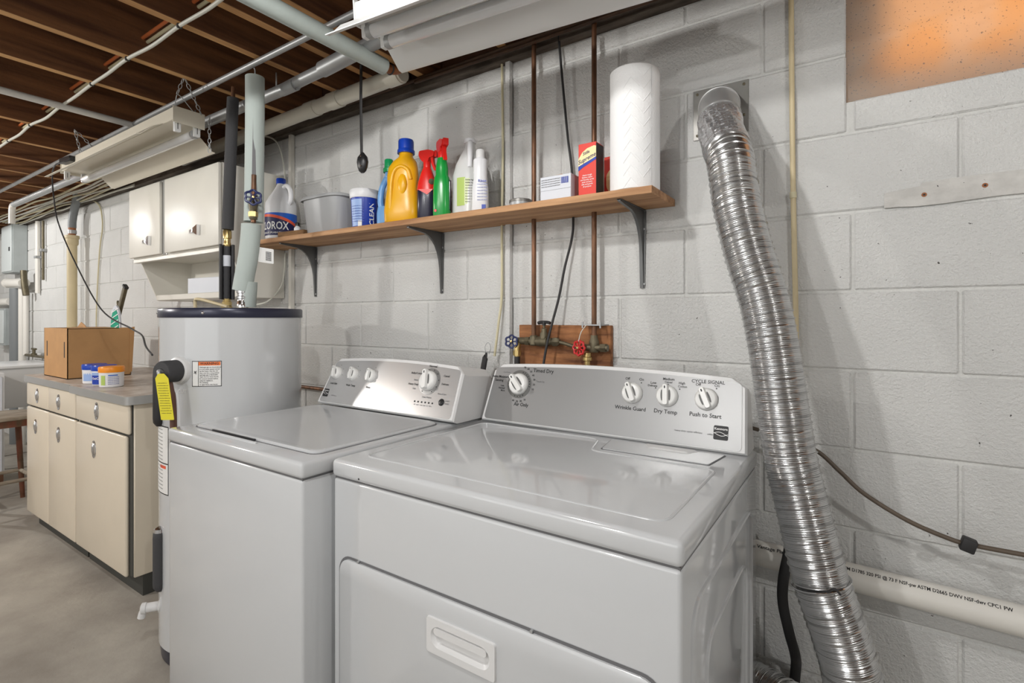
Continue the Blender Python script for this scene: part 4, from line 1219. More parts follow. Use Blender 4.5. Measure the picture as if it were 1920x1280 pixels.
tag(b.obj('steel_angle', 'creamedge'), 'pale perforated steel angle standing on the wall behind the bleach jug', 'angle iron')
pipe('loose_cable', 'thin white cable curling down beside the steel angle', 'cable', [(-2.72, 1.50, 2.21), (-2.60, 1.52, 2.215), (-2.52, 1.545, 2.17), (-2.495, 1.565, 2.05), (-2.492, 1.574, 1.9), (-2.492, 1.574, 1.7)], .0045, 'wirewhite', 8, 8)
pipe('loose_cable', 'white cable end curling over the water heater lid below the shelf', 'cable', [(-2.492, 1.572, 1.60), (-2.496, 1.568, 1.5), (-2.50, 1.55, 1.42), (-2.54, 1.50, 1.345), (-2.62, 1.45, 1.325)], .0045, 'wirewhite', 8, 8)
pipe('thin_conduit', 'thin yellowed vertical conduit with a joint on the wall right of the duct', 'conduit', [(-.159, 1.574, 2.203), (-.157, 1.574, 1.9), (-.1535, 1.5735, 1.59), (-.147, 1.574, 1.25), (-.143, 1.574, .95)], .0066, 'tan', 6, 12)
pipe('conduit_clip', 'small pale clip round the thin yellowed conduit joint', 'clip', [(-.1537, 1.5735, 1.598), (-.1535, 1.5735, 1.582)], .0085, 'wirecream', 1, 12)
T = thing('drain_pipe', 'white printed PVC drain pipe along the wall behind the duct', 'pipe', (0, 1.52, .58))
part('pipe', 'pvc', T, lambda b: b.tube([(-1.3, 1.525, .660), (1.6, 1.525, .575)], .0325, 36, 1))
dirp = Vector((2.9, 0, -.085)).normalized()
def pvf(u, w):
    a = math.radians(52) + w / .0325
    c = Vector((-.2, 1.525, .628)) + dirp * u
    return c + Vector((0, -math.cos(a), math.sin(a))) * .0329
text_part('print', 'Vantage Plastics', .0135, lambda u, w: pvf(-.032 + u, w), 'ink', T, 'LEFT')
text_part('print', 'ASTM D1785 320 PSI @ 73 F NSF-pw ASTM D2665 DWV NSF-dwv CPC1 PW', .0120, lambda u, w: pvf(.152 + u, w), 'ink', T, 'LEFT', .80)
T = thing('antenna_cable', 'brown cable with black clamp sagging in front of the wall right of duct', 'cable', (.1, 1.49, .75))
part('cable', 'cablebrown', T, lambda b: b.tube([(-.29, 1.47, .985), (-.243, 1.48, .972), (-.17, 1.49, .955), (-.096, 1.495, .930), (-.045, 1.497, .885), (.003, 1.50, .840), (.085, 1.50, .794), (.161, 1.50, .769), (.2, 1.50, .7645), (.281, 1.50, .764), (.5, 1.50, .765), (1.0, 1.52, .80)], .0052, 10, 8))
part('clamp', 'blackrubber', T, lambda b: (setattr(b, 'X', Matrix.Translation((.192, 1.498, .764)) @ Matrix.Rotation(.28, 4, 'Y')), b.box(-.013, .013, -.012, .012, -.0145, .0145, .003, 2)))
pipe('dryer_cord', 'flat dark grey dryer power cord hanging behind the duct', 'cord', [(-.150, 1.47, .74), (-.152, 1.468, .68), (-.165, 1.466, .60), (-.166, 1.466, .54), (-.152, 1.466, .47), (-.142, 1.50, .40), (-.146, 1.556, .33), (-.16, 1.565, .22), (-.2, 1.565, .12), (-.28, 1.56, .012)], .0125, 'blackrubber', 8, 10, flat=.45)
pipe('wall_copper', 'short bright copper pipe stub on the wall between heater and washer', 'pipe', [(-2.44, 1.55, .918), (-1.80, 1.55, .918)], .009, 'copper')

# ---------------------------------------------------------------- heater risers
T = thing('insulated_riser', 'grey-green foam covered pipe with blue valve wheel above the heater', 'pipe', (-1.95, 1.07, 1.33))


def split_foam(b, pts, r):
    b.tube(pts, r, 24, 4)


part('upper_foam', 'foamgrey', T, lambda b: b.tube([(-1.925, 1.088, 2.181), (-1.925, 1.088, 2.0), (-1.928, 1.086, 1.70), (-1.930, 1.085, 1.628)], .034, 28, 3))
part('lower_foam', 'foamgrey', T, lambda b: b.tube([(-1.936, 1.080, 1.618), (-1.938, 1.079, 1.58), (-1.945, 1.074, 1.50), (-1.958, 1.066, 1.42), (-1.966, 1.061, 1.365)], .035, 28, 4))
part('foam_sleeve', 'foamgrey', T, lambda b: b.tube([(-1.955, 1.078, 1.40), (-1.960, 1.075, 1.303)], .033, 24, 1))
vdir = Vector((.86, -.51, 0))
sl = MB(); sl.prism([(-.003, 2.03), (.003, 2.03), (.007, 1.80), (.012, 1.72), (.012, 1.632), (-.012, 1.632), (-.012, 1.72), (-.007, 1.80)], lambda u, v, d: Vector((-1.9275, 1.0865, v)) + Vector((.51, .86, 0)) * u + vdir * d, .030, .0348)
sl.obj('foam_slit', 'seam', T)
part('copper_core', 'copper', T, lambda b: b.tube([Vector((-1.9275, 1.0865, 1.80)) + vdir * .032, Vector((-1.929, 1.0855, 1.62)) + vdir * .032], .009, 12, 1))
vb = part('valve_body', 'bronze', T, lambda b: b.lathe(Vector((-1.930, 1.085, 1.655)) + vdir * .034, [(.010, -.025), (.014, -.02), (.014, .0), (.012, .004), (.015, .02), (.017, .035), (.012, .055), (.009, .065)], 14))
part('union', 'brass', T, lambda b: b.lathe(Vector((-1.930, 1.085, 1.642)) + vdir * .034, [(.0165, 0), (.0165, .018)], 6))
handwheel(T, Vector((-1.928, 1.085, 1.706)) + vdir * .075, vdir + Vector((.1, 0, .15)), .026, 'bluewheel', 6)
part('flex_fitting', 'chrome', T, lambda b: b.lathe(Vector((-1.964, 1.062, 1.300)) + vdir * .012, [(.02, 0), (.02, .02), (.0185, .022), (.0185, .032), (.021, .034), (.021, .042), (.018, .044), (.018, .054), (.021, .056), (.0205, .075)], 18))
tagp = MB(); tagp.prism(rrect(-.004, .05, -.03, .03, .003, 2), lambda u, v, d: Vector((-1.940, 1.082, 1.505)) + Vector((.51, .86, 0)) * (u + .028) + Vector((0, 0, v * .95 - u * .12)) + vdir * d, .004, .0048)
tagp = tagp.obj('paper_tag', 'labelwhite', T)
b = MB()
for i in range(9):
    f_ = lambda u, v: Vector((-1.940, 1.082, 1.505)) + Vector((.51, .86, 0)) * (u + .028) + Vector((0, 0, v * .95 - u * .12)) + vdir * .0053
    b._add([f_(.022, -.02 + i * .0042), f_(.042, -.02 + i * .0042), f_(.042, -.0175 + i * .0042), f_(.022, -.0175 + i * .0042)], [(0, 1, 2, 3)])
b.obj('barcode', 'ink', tagp)
pipe('riser_hook', 'thin wire hook tying the insulated riser to the overhead conduit', 'wire', [(-1.925, 1.088, 2.178), (-1.923, 1.087, 2.21), (-1.93, 1.08, 2.226)], .0025, 'galv', 4, 6)

T = thing('insulated_riser', 'black foam covered pipe with braided flex hose above the heater', 'pipe', (-2.185, 1.117, 1.327))
part('foam', 'foamblack', T, lambda b: b.tube([(-2.165, 1.130, 2.172), (-2.170, 1.127, 2.05), (-2.178, 1.122, 1.80), (-2.184, 1.118, 1.628)], .0225, 24, 3))
part('core', 'copper', T, lambda b: b.tube([(-2.164, 1.131, 2.22), (-2.184, 1.118, 1.60)], .008, 10, 1))
part('fitting', 'brass', T, lambda b: b.lathe((-2.1855, 1.117, 1.555), [(.012, 0), (.014, .004), (.014, .016), (.0125, .02), (.0125, .034), (.0165, .036), (.0165, .066), (.012, .072)], 16))
part('braided_hose', 'foamblack', T, lambda b: b.tube([(-2.186, 1.117, 1.56), (-2.188, 1.116, 1.45), (-2.187, 1.116, 1.34)], .0135, 16, 12, rfun=lambda s, t: .0135 + .0006 * math.sin(s * 900)))
part('open_sleeve', 'foamblack', T, lambda b: b.loft([[Vector((-2.187, 1.1165, zz)) + Vector((math.sin(a), -math.cos(a), 0)) * rr for rr, aa in ((.029, 1), (.020, -1)) for a in [math.radians(62 + 55 + 250 * (i / 16 if aa > 0 else 1 - i / 16)) for i in range(17)]] for zz in (1.338, 1.565)]))
part('hose_label', 'greywhite', T, lambda b: b.lathe((-2.187, 1.1165, 1.475), [(.0150, 0), (.0150, .045)], 18))
part('lower_nut', 'brass', T, lambda b: b.lathe((-2.187, 1.116, 1.312), [(.018, 0), (.018, .016), (.014, .018), (.014, .03)], 6))


# ---------------------------------------------------------------- fluorescent shop lights
def chain(b, p0, p1, R=.0085, r=.0016):
    p0, p1 = Vector(p0), Vector(p1); L = (p1 - p0).length; nl = max(2, int(L / (R * 2.3))); ax = (p1 - p0).normalized()
    s1 = ax.orthogonal().normalized(); s2 = ax.cross(s1)
    for i in range(nl):
        c = p0 + (p1 - p0) * ((i + .5) / nl); s = s1 if i % 2 else s2
        pts = [c + (ax * math.cos(t) * R * 1.35 + s * math.sin(t) * R * .72) for t in [2 * PI * k / 10 for k in range(10)]]
        b.tube(pts, r, 5, 1, closed=True)


def shop_light(label, M, L, m, tubes, notch):
    """local x = length, y = width, z up with housing underside at 0"""
    T = thing('shop_light', label, 'shop light', M @ Vector((L / 2, 0, -.04)), 'hanging shop lights')

    def P(name, mm, fn, par=T, **k):
        b = MB(); b.X = M; fn(b); return b.obj(name, mm, par, **k)
    P('housing', m, lambda b: b.box(0, L, -.058, .058, 0, .052, .002, 1))
    for sd in (-1, 1):
        P('reflector_wing', m, lambda b: b.loft([[(x, sd * yy, zz) for yy, zz in ((.056, .0015), (.096, -.022), (.140, -.066), (.155, -.069), (.155, -.0665), (.1405, -.0635), (.097, -.0195), (.056, .004))] for x in (notch, L - notch)]))
        P('end_plate', 'lampcream' if m == 'lampcream' else m, lambda b: b.box(-.003 if sd < 0 else L, 0 if sd < 0 else L + .003, -.062, .062, -.012, .054))
    for k, ty in enumerate((-.038, .038)):
        for ex in (.018, L - .018):
            h = P('lamp_holder', 'lampwhite', lambda b: b.prism(rrect(-.012, .012, -.045, .004, .004, 3), lambda u, v, d: (ex + d, ty + u, v), -.007, .007))
            P('pin_slot', 'ink', lambda b: b.box(ex - .0078, ex - .0071, ty - .0012, ty + .0012, -.034, -.008), h)
        if k in tubes:
            tb = P('lamp_tube', 'tube', lambda b: b.tube([(.04, ty, -.030), (L - .04, ty, -.030)], .0185, 24, 1))
            for a, c in ((.028, .045), (L - .045, L - .028)):
                P('tube_cap', 'galv', lambda b: b.tube([(a, ty, -.030), (c, ty, -.030)], .0190, 24, 1), tb)
    return T


# right-hand lamp above the dryer (swung a few degrees)
M2 = Matrix.Translation((-1.180, 1.012, 2.096)) @ Matrix.Rotation(math.radians(5.5), 4, 'Z') @ Matrix.Rotation(math.radians(5), 4, 'X')
s2 = shop_light('white two-tube shop light hanging over the dryer at the top', M2, 1.22, 'lampwhite', (0, 1), -.02)
part('hang_strap', 'lampwhite', s2, lambda b: (setattr(b, 'X', M2), b.box(-.012, -.0095, -.052, -.036, -.005, .075), b.lathe((-.0125, -.044, .04), [(.004, 0), (.004, .004)], 8, (-1, 0, 0))))
for q in (.12, 1.1):
    b = MB(); p = M2 @ Vector((q, 0, .05)); chain(b, p, (p.x, p.y, 2.25)); b.obj('chain', 'galv', s2)
# left-hand lamp above the cabinets
M1 = Matrix.Translation((-2.345, 1.040, 2.080)) @ Matrix.Rotation(PI, 4, 'Z')
s1 = shop_light('cream shop light with one tube hung on chains above the cabinets', M1, 1.36, 'lampcream', (0,), .10)
for pts in (((-2.30, 1.00, 2.242), (-2.325, .985, 2.175)), ((-2.30, 1.005, 2.242), (-2.345, 1.09, 2.13)), ((-2.33, 1.115, 2.134), (-2.335, 1.118, 1.975)), ((-3.40, .955, 2.242), (-3.43, .99, 2.13)), ((-3.40, .955, 2.242), (-3.37, 1.06, 2.13))):
    b = MB(); chain(b, *pts); b.obj('chain', 'galv', s1)
part('wire_hanger', 'galv', s1, lambda b: b.tube([(-2.345, .985, 2.13), (-2.330, .986, 2.172), (-2.325, .988, 2.178), (-2.320, 1.0, 2.17), (-2.345, 1.06, 2.13)], .0018, 6, 1))
part('plug', 'black', s1, lambda b: (setattr(b, 'X', Matrix.Translation((-3.55, .968, 2.112)) @ Matrix.Rotation(.1, 4, 'Z')), b.box(-.06, .06, -.017, .017, -.015, .015, .004, 1)))
pipe('lamp_cord', 'thin black cord sagging from the cream shop light to the heater', 'cord', [(-3.60, .968, 2.112), (-3.80, .98, 2.13), (-3.93, 1.0, 2.09), (-3.90, 1.0, 1.95), (-3.82, 1.0, 1.80), (-3.56, 1.0, 1.569), (-3.18, 1.0, 1.304), (-2.823, 1.0, 1.213), (-2.62, .97, 1.185), (-2.42, .91, 1.145), (-2.235, .862, 1.120)], .0036, 'blackrubber', 8, 8)

# pendant outlet
T = thing('pendant_outlet', 'black pendant socket hanging on a flat black strap by the shelf', 'socket', (-1.597, 1.33, 1.815))
part('strap', 'blackrubber', T, lambda b: b.tube([(-1.605, 1.33, 2.24), (-1.607, 1.33, 2.1), (-1.604, 1.33, 1.98), (-1.602, 1.33, 1.885)], .0075, 10, 4, flat=.45))
part('socket', 'black', T, lambda b: b.loft([[(-1.597 + sx_ * math.cos(t) * .86, 1.33 + sx_ * math.sin(t) * .62, z_) for t in [2 * PI * i / 18 for i in range(18)]] for z_, sx_ in ((1.820, .008), (1.828, .019), (1.842, .026), (1.862, .030), (1.880, .026), (1.892, .013), (1.899, .006))]))
for z_ in (1.842, 1.878):
    part('screw', 'chrome', T, lambda b: b.lathe((-1.586, 1.3125, z_), [(.003, 0), (.003, .003)], 8, (.4, -.9, 0)))

# ---------------------------------------------------------------- overhead pipes and cables
pipe('overhead_conduit', 'thin steel conduit running under the joists beside the cream shop light', 'conduit', [(-1.2, 1.075, 2.224), (-7.4, 1.075, 2.224)], .0112, 'galv')
T = thing('overhead_pipe', 'grey galvanised pipe with a coupling running under the joists', 'pipe', (-3.5, 1.19, 2.15))
part('long_run', 'galv', T, lambda b: b.tube([(-1.65, 1.20, 2.184), (-1.78, 1.195, 2.176), (-1.95, 1.19, 2.164), (-2.1, 1.19, 2.166), (-5.6, 1.19, 2.166)], .022, 20, 4))
part('coupling', 'galv', T, lambda b: b.tube([(-1.665, 1.20, 2.186), (-1.47, 1.20, 2.198)], .0285, 22, 1))
part('down_leg', 'pvc', T, lambda b: b.tube([(-5.58, 1.19, 2.166), (-5.64, 1.19, 2.160), (-5.66, 1.19, 2.12), (-5.66, 1.19, 2.02)], .021, 14, 4))
part('short_run', 'galv', T, lambda b: b.tube([(-1.48, 1.20, 2.197), (-1.22, 1.20, 2.21)], .0245, 20, 1))
for hx in (-1.95, -2.62, -3.6, -4.4):
    part('hanger', 'galv', T, lambda b: b.tube([(hx, 1.19, 2.186), (hx + .01, 1.185, 2.21), (hx, 1.19, 2.245)], .003, 6, 3))
T = thing('overhead_drain', 'cream plastic drain pipe sloping along the wall top', 'pipe', (-3, 1.42, 2.14))
part('run', 'drain', T, lambda b: b.tube([(-1.455, 1.405, 2.196), (-2.4, 1.405, 2.180), (-3.25, 1.405, 2.170)], .031, 24, 1))
for cx_ in (-1.50, -1.86, -2.02):
    part('coupling', 'drain', T, lambda b: b.tube([(cx_ - .035, 1.405, 2.196 + (cx_ + 1.455) * .0165), (cx_ + .035, 1.405, 2.196 + (cx_ + 1.455) * .0165)], .0345, 26, 1))
T = thing('crossing_pipe', 'foam wrapped pipe crossing under the joists to the wall', 'pipe', (-1.427, 0, 2.13))
part('foam', 'foamgrey', T, lambda b: b.tube([(-1.427, 1.285, 2.166), (-1.425, -1.6, 2.176)], .0285, 26, 1))
part('copper_end', 'rust', T, lambda b: b.tube([(-1.427, 1.25, 2.166), (-1.428, 1.31, 2.168), (-1.43, 1.345, 2.178), (-1.432, 1.37, 2.195)], .0165, 16, 4))
part('clip', 'blackrubber', T, lambda b: b.torus((-1.428, 1.315, 2.169), (0, 1, .2), .018, .003, 20, 6))
pipe('wrapped_hose', 'white crinkled wrapped hose along a joist on the left', 'hose', [(-3.005, -2.0, 2.223), (-3.005, 1.09, 2.22)], .0165, 'flexwhite', 60, 16, rfun=lambda s, t: .0160 + .0016 * math.sin(s * 260) + .0015 * math.sin(s * 61))

# cable stapled under the joists, sagging between them
CY = .803
pts = []
jl = sorted([x for x in jx if -6.5 < x < -1.2 and abs(x + 1.66) > .01], reverse=True)
for i, x in enumerate(jl):
    pts.append((x, CY + .004 * math.sin(i * 2.1), 2.234))
    if i < len(jl) - 1: pts.append(((x + jl[i + 1]) / 2, CY + .005 * math.sin(i * 1.7 + 1), 2.227))
T = thing('stapled_cable', 'white cable stapled across the undersides of the joists', 'cable', (-3.5, .81, 2.22))
part('cable', 'wirewhite', T, lambda b: b.tube(pts, .0062, 10, 6))
for i, x in enumerate(jl):
    part('staple', 'blackrubber', T, lambda b: b.box(x - .006, x + .006, CY - .008 + .004 * math.sin(i * 2.1), CY + .008 + .004 * math.sin(i * 2.1), 2.2265, 2.2405, .002, 1))
pipe('joist_cable', 'orange cable threaded through the joists', 'cable', [(-1.0, .842, 2.325), (-7.5, .842, 2.325)], .0062, 'wireorange', 1, 10, group='cables through the joists')
pipe('joist_cable', 'white cable threaded through the joists next to the orange one', 'cable', [(-1.0, .858, 2.316), (-7.5, .858, 2.316)], .0062, 'wirecream', 1, 10, group='cables through the joists')
rs = random.Random(3)
for i in range(9):
    pts = []; y0_ = 1.345 + .0255 * i; z0_ = 2.229 - .006 * (i % 4)
    for k in range(9):
        x = -3.9 - .36 * k - .05 * i
        pts.append((x, y0_ + rs.uniform(-.0055, .0055) if k else y0_, z0_ + rs.uniform(-.022, .0)))
    pts.append((-7.0 - .025 * i, y0_, 2.212))
    pipe('service_cable', 'white cable in the bundle along the wall top to the electric panel' if i % 3 else 'cream cable in the bundle along the wall top to the electric panel', 'cable', pts, .0065, 'wirewhite' if i % 3 else 'wirecream', 6, 8, group='cables bundled along the wall top')
pipe('drop_cable', 'white cable dropping down the wall right of the tan pipe', 'cable', [(-5.35, 1.48, 2.23), (-5.20, 1.55, 2.225), (-5.04, 1.57, 2.16), (-4.985, 1.573, 2.05), (-4.985, 1.573, 1.95), (-5.038, 1.573, 1.796), (-5.095, 1.573, 1.415), (-5.12, 1.573, 1.0)], .0055, 'wirecream', 8, 8)

# ---------------------------------------------------------------- upper metal cabinet
UX0, UX1, UF, UZ0, UZ1 = -3.53, -2.514, 1.262, 1.602, 2.0
YW = WY - .003
T = thing('wall_cabinet', 'ivory metal wall cabinet with two doors and slanted open niche below', 'cabinet', ((UX0 + UX1) / 2, 1.42, 1.36))
part('carcass', 'creamedge', T, lambda b: (b.box(UX0 + .012, UX1 - .012, UF, YW, UZ0, UZ0 + .012), b.box(UX0 + .012, UX1 - .012, UF, YW, UZ1 - .012, UZ1), b.box(UX0, UX0 + .012, UF, YW, UZ0, UZ1), b.box(UX1 - .012, UX1, UF, YW, UZ0, UZ1), b.box(UX0 + .012, UX1 - .012, YW - .008, YW, UZ0 + .012, UZ1 - .012), b.box(-3.125, -3.088, UF + .001, YW - .008, UZ0 + .012, UZ1 - .012)))
for sx_ in (UX0, UX1 - .012):
    part('niche_side', 'creamedge', T, lambda b: b.prism([(UF + .032, UZ0 - .0002), (YW, UZ0 - .0002), (YW, 1.364), (1.389, 1.364)], lambda u, v, d: (sx_ + d, u, v), 0, .012))
part('niche_shelf', 'creamedge', T, lambda b: b.box(UX0 + .0121, UX1 - .0121, 1.378, YW - .0085, 1.366, 1.398, .003, 1))
part('niche_back', 'creamedge', T, lambda b: b.box(UX0 + .0121, UX1 - .0121, YW - .008, YW, 1.366, UZ0 - .0003))
part('niche_rail', 'creamedge', T, lambda b: b.box(UX0, UX1, UF + .004, UF + .0315, UZ0 - .022, UZ0 - .0003, .002, 1))
for (a, c, hx, hz_) in ((UX0 - .002, -3.135, -3.285, 1.685), (-3.078, UX1 + .002, -2.735, 1.692)):
    d = part('door', 'creamedge', T, lambda b: b.box(a, c, UF - .020, UF - .002, UZ0 + .004, UZ1 - .002, .006, 2))
    part('handle', 'chrome', d, lambda b: b.loft([[(hx + dx, UF - .020 - dy, hz_ + s_ * q) for s_, q in ((1, h_), (-1, h_))] + [(hx + dx, UF - .021, hz_ - h_ * 1.0), (hx + dx, UF - .021, hz_ + h_)] for dx, dy, h_ in ((-.055, .006, .009), (-.015, .016, .006), (.012, .020, .010), (.048, .016, .026))]))
part('centre_strip', 'trimmetal', T, lambda b: b.box(-3.132, -3.082, UF - .004, UF + .002, UZ0, UZ1))
b = MB(); b.X = Matrix.Translation((-3.0, 1.475, 1.3985)) @ Matrix.Rotation(.08, 4, 'Z'); b.box(-.16, .2, -.07, .07, 0, .085, .002, 1)
tag(b.obj('white_carton', 'greywhite'), 'plain white carton lying in the open niche of the wall cabinet', 'box')

# ---------------------------------------------------------------- base cabinets
CF, CT = .97, .876


def pull(parent, x, z):
    T_ = MB()
    y = CF - .0205
    T_.lathe((x, y + .001, z), [(.001, 0), (.025, 0), (.0245, .003), (.0215, .0035), (.016, .0005), (.001, -.001)], 26, (0, -1, 0))
    # stretch upright
    T_.v = [(px_, py_, z + (pz_ - z) * 1.75) for px_, py_, pz_ in T_.v]
    o = T_.obj('pull', 'chrome', parent)
    MB().ball((x + .002, y - .002, z + .004), .008, .009, .033, 10, 8).obj('finger_bar', 'chrome', o)


def base_cab(label, x0, x1, fronts, right_end):
    T = thing('base_cabinet', label, 'cabinet', ((x0 + x1) / 2, 1.27, 0), 'cream metal base cabinets')
    part('carcass', 'cream', T, lambda b: b.box(x0, x1, CF, YW, .095, CT, .004, 1))
    part('toe_kick', 'kick', T, lambda b: b.box(x0 + .015, x1 - (.004 if right_end else 0), CF + .035, YW, 0, .096))
    for kind, a, c, z0, z1, pxs in fronts:
        d = part(kind, 'cream', T, lambda b: b.box(a, c, CF - .020, CF - .002, z0, z1, .009, 3))
        for p in pxs: pull(d, *p)
    part('face_gap', 'kick', T, lambda b: b.box(x0 + .006, x1 - .006, CF - .003, CF - .0005, .10, CT - .004))
    return T


base_cab('cream metal base cabinet with one drawer and one door next to the heater', -3.372, -2.70, [('drawer', -3.368, -2.712, .737, .872, [(-3.08, .808)]), ('door', -3.368, -2.742, .092, .726, [(-3.115, .618)])], True)
base_cab('cream metal base cabinet with two drawers and two doors below the cardboard box', -4.21, -3.378, [('drawer', -4.206, -3.812, .737, .872, [(-4.0, .806)]), ('drawer', -3.806, -3.382, .737, .872, [(-3.63, .802)]), ('door', -4.206, -3.808, .092, .728, [(-4.03, .622)]), ('door', -3.806, -3.382, .092, .728, [(-3.63, .624)])], False)
for x0, x1, yf, lab in ((-3.402, -2.665, .925, 'worn laminate worktop with metal edge below the canisters'), (-4.245, -3.406, .940, 'worn laminate worktop with metal edge under the cardboard box')):
    T = thing('worktop', lab, 'worktop', ((x0 + x1) / 2, 1.25, CT), 'metal edged worktops')
    part('top', 'laminate', T, lambda b: b.prism(rxy([(x0 + .004, yf + .004), (x1 - .004, yf + .004), (x1 - .004, YW), (x0 + .004, YW)], .03), lambda u, v, d: (u, v, d), CT + .0005, .9145))
    part('metal_edge', 'trimmetal', T, lambda b: b.prism(rxy([(x0, yf), (x1, yf), (x1, YW), (x0, YW)], .035), lambda u, v, d: (u, v, d), CT + .0003, .9132))

# open cardboard box
T = thing('cardboard_box', 'open brown cardboard box with torn flaps on the worktop', 'box', (-3.9, 1.16, .9148))
x0, x1, y0, y1, z0, z1 = -4.112, -3.706, 1.008, 1.315, .9150, 1.202
part('bottom', 'card', T, lambda b: b.box(x0, x1, y0, y1, z0, z0 + .004))
fs = part('front_side', 'card', T, lambda b: b.box(x0, x1, y0, y0 + .004, z0, z1))
for sx_ in (x0 + .05, x1 - .055):
    part('hand_slot', 'ink', fs, lambda b: b.box(sx_, sx_ + .014, y0 - .0006, y0 + .001, z0 + .12, z0 + .21))
part('left_side', 'card', T, lambda b: b.box(x0, x0 + .004, y0, y1, z0, z1))
part('back_side', 'card', T, lambda b: b.box(x0, x1, y1 - .004, y1, z0, z1))
part('right_side', 'card', T, lambda b: b.box(x1 - .004, x1, y0, y1, z0, z1))
part('right_flap', 'card', T, lambda b: b.prism([(y0 + .01, 0), (y1 + .012, .012), (y1 + .014, -.12), (y1 - .02, -.26), (y1 - .03, -.02), (y0 + .16, .006), (y0 + .1, .014)], lambda u, v, d: (x1 + d + .006 - v * .02, u, z1 + v * 1.0), 0, .003) if False else b.prism([(y1 - .012, z0 + .01), (y1 + .004, z0 + .02), (y1 + .018, z1 + .006), (y1 - .006, z1)], lambda u, v, d: (x1 + d, u, v), 0, .003))
part('top_flap', 'card', T, lambda b: b.prism([(y0 + .004, 0), (y1 - .06, 0), (y1 - .10, .10), (y0 + .12, .12), (y0 + .05, .10)], lambda u, v, d: (x1 - v, u, z1 - .004 + .14 * v * (1 - v / .2) + d), 0, .003))
part('torn_flap', 'card', T, lambda b: b.prism([(-3.93, 0), (-3.74, 0), (-3.80, .028), (-3.87, .045)], lambda u, v, d: (u, y0 + .10 + v * .2 + d, z1 - .01 + v), 0, .003))


def canister(label, x, y, lidm, lab):
    z = .9150
    T = thing('canister', label, 'canister', (x, y, z), 'plastic canisters on the worktop')
    part('body', 'white', T, lambda b: b.lathe((x, y, z), [(.046, 0), (.050, .004), (.052, .078)], 32))
    part('lid', lidm, T, lambda b: b.lathe((x, y, z + .074), [(.0535, 0), (.0545, .003), (.0545, .022), (.052, .028), (.001, .029)], 36))
    return T, z


T, z = canister('white canister with blue lid, nearest the box', -3.385, 1.035, 'blue', 0)
part('label', 'paleprint', T, lambda b: wrap(b, -3.385, 1.035, .0505, 10, 60, z + .016, z + .062))
T, z = canister('white canister with blue lid and blue label in the middle', -3.268, 1.040, 'blue', 0)
lb = part('label', 'royal', T, lambda b: wrap(b, -3.268, 1.040, .0505, 0, 110, z + .006, z + .066, r1=.0515, k=24))
text_part('print', 'OxiClean', .016, cyl_fn(-3.268, 1.040, .0515, 42, z + .036), 'inkwhite', lb)
part('arc', 'paleprint', lb, lambda b: wrap(b, -3.268, 1.040, .0512, 0, 110, z + .052, z + .066, .0012, 24))
T, z = canister('white canister with orange lid, nearest the camera', -3.140, 1.030, 'orange', 0)
part('fruit_print', 'limelabel', T, lambda b: wrap(b, -3.140, 1.030, .051, 18, 42, z + .012, z + .06))
part('band', 'bluelabel', T, lambda b: wrap(b, -3.140, 1.030, .0515, 56, 100, z + .058, z + .063, .001))
for i in range(5):
    text_part('print', 'directions for use and safety', .0058, cyl_fn(-3.140, 1.030, .0515, 55, z + .052 - i * .0085), 'royal', T, 'LEFT', .7)

# tools standing in the box
b = MB(); a0, a1 = Vector((-4.03, 1.285, .935)), Vector((-3.718, 1.290, 1.450)); ax = (a1 - a0).normalized(); sd = Vector((ax.z, 0, -ax.x))
b.loft([[p + sd * u + Vector((0, v, 0)) for u, v in rrect(-.017, .017, -.009, .009, .002, 2)] for p in (a0, a1)])
T = thing('spirit_level', 'grey metal bar tool leaning out of the cardboard box', 'tool', a0)
b.obj('bar', 'bronze', T)
part('end_cap', 'blackrubber', T, lambda b: b.loft([[p + sd * u + Vector((0, v, 0)) for u, v in rrect(-.022, .022, -.011, .011, .003, 2)] for p in (a1 - ax * .004, a1 + ax * .008)]))
part('side_hook', 'bronze', T, lambda b: b.tube([a0 + ax * .44 - sd * .016, a0 + ax * .46 - sd * .045, a0 + ax * .475 - sd * .05], .007, 8, 3))
T = thing('striped_paddle', 'teal and white striped rounded paddle standing in the cardboard box', 'paddle', (-3.78, 1.25, .935))
pad = lambda q: [(1.0 * .046 * q * math.cos(t), .14 * q * math.sin(t) * (1.0 if math.sin(t) > 0 else 1.9)) for t in [2 * PI * i / 30 for i in range(30)]]
pf = lambda u, v, d: Vector((-3.764, 1.255, 1.198)) + Vector((.86, .25, 0)) * (u + v * .02) + Vector((.25, -.86, 0)) * d + Vector((0, 0, v))
part('rim', 'greywhite', T, lambda b: b.prism(pad(1.0), pf, -.008, .004))
face_ = part('face', 'teal', T, lambda b: b.prism(pad(.82), pf, .004, .007))
for i in range(5):
    v0 = -.05 + i * .035
    part('stripe', 'inkwhite', face_, lambda b: b.prism([(-.034, v0), (.034, v0 + .03), (.034, v0 + .036), (-.034, v0 + .006)], pf, .007, .0085))

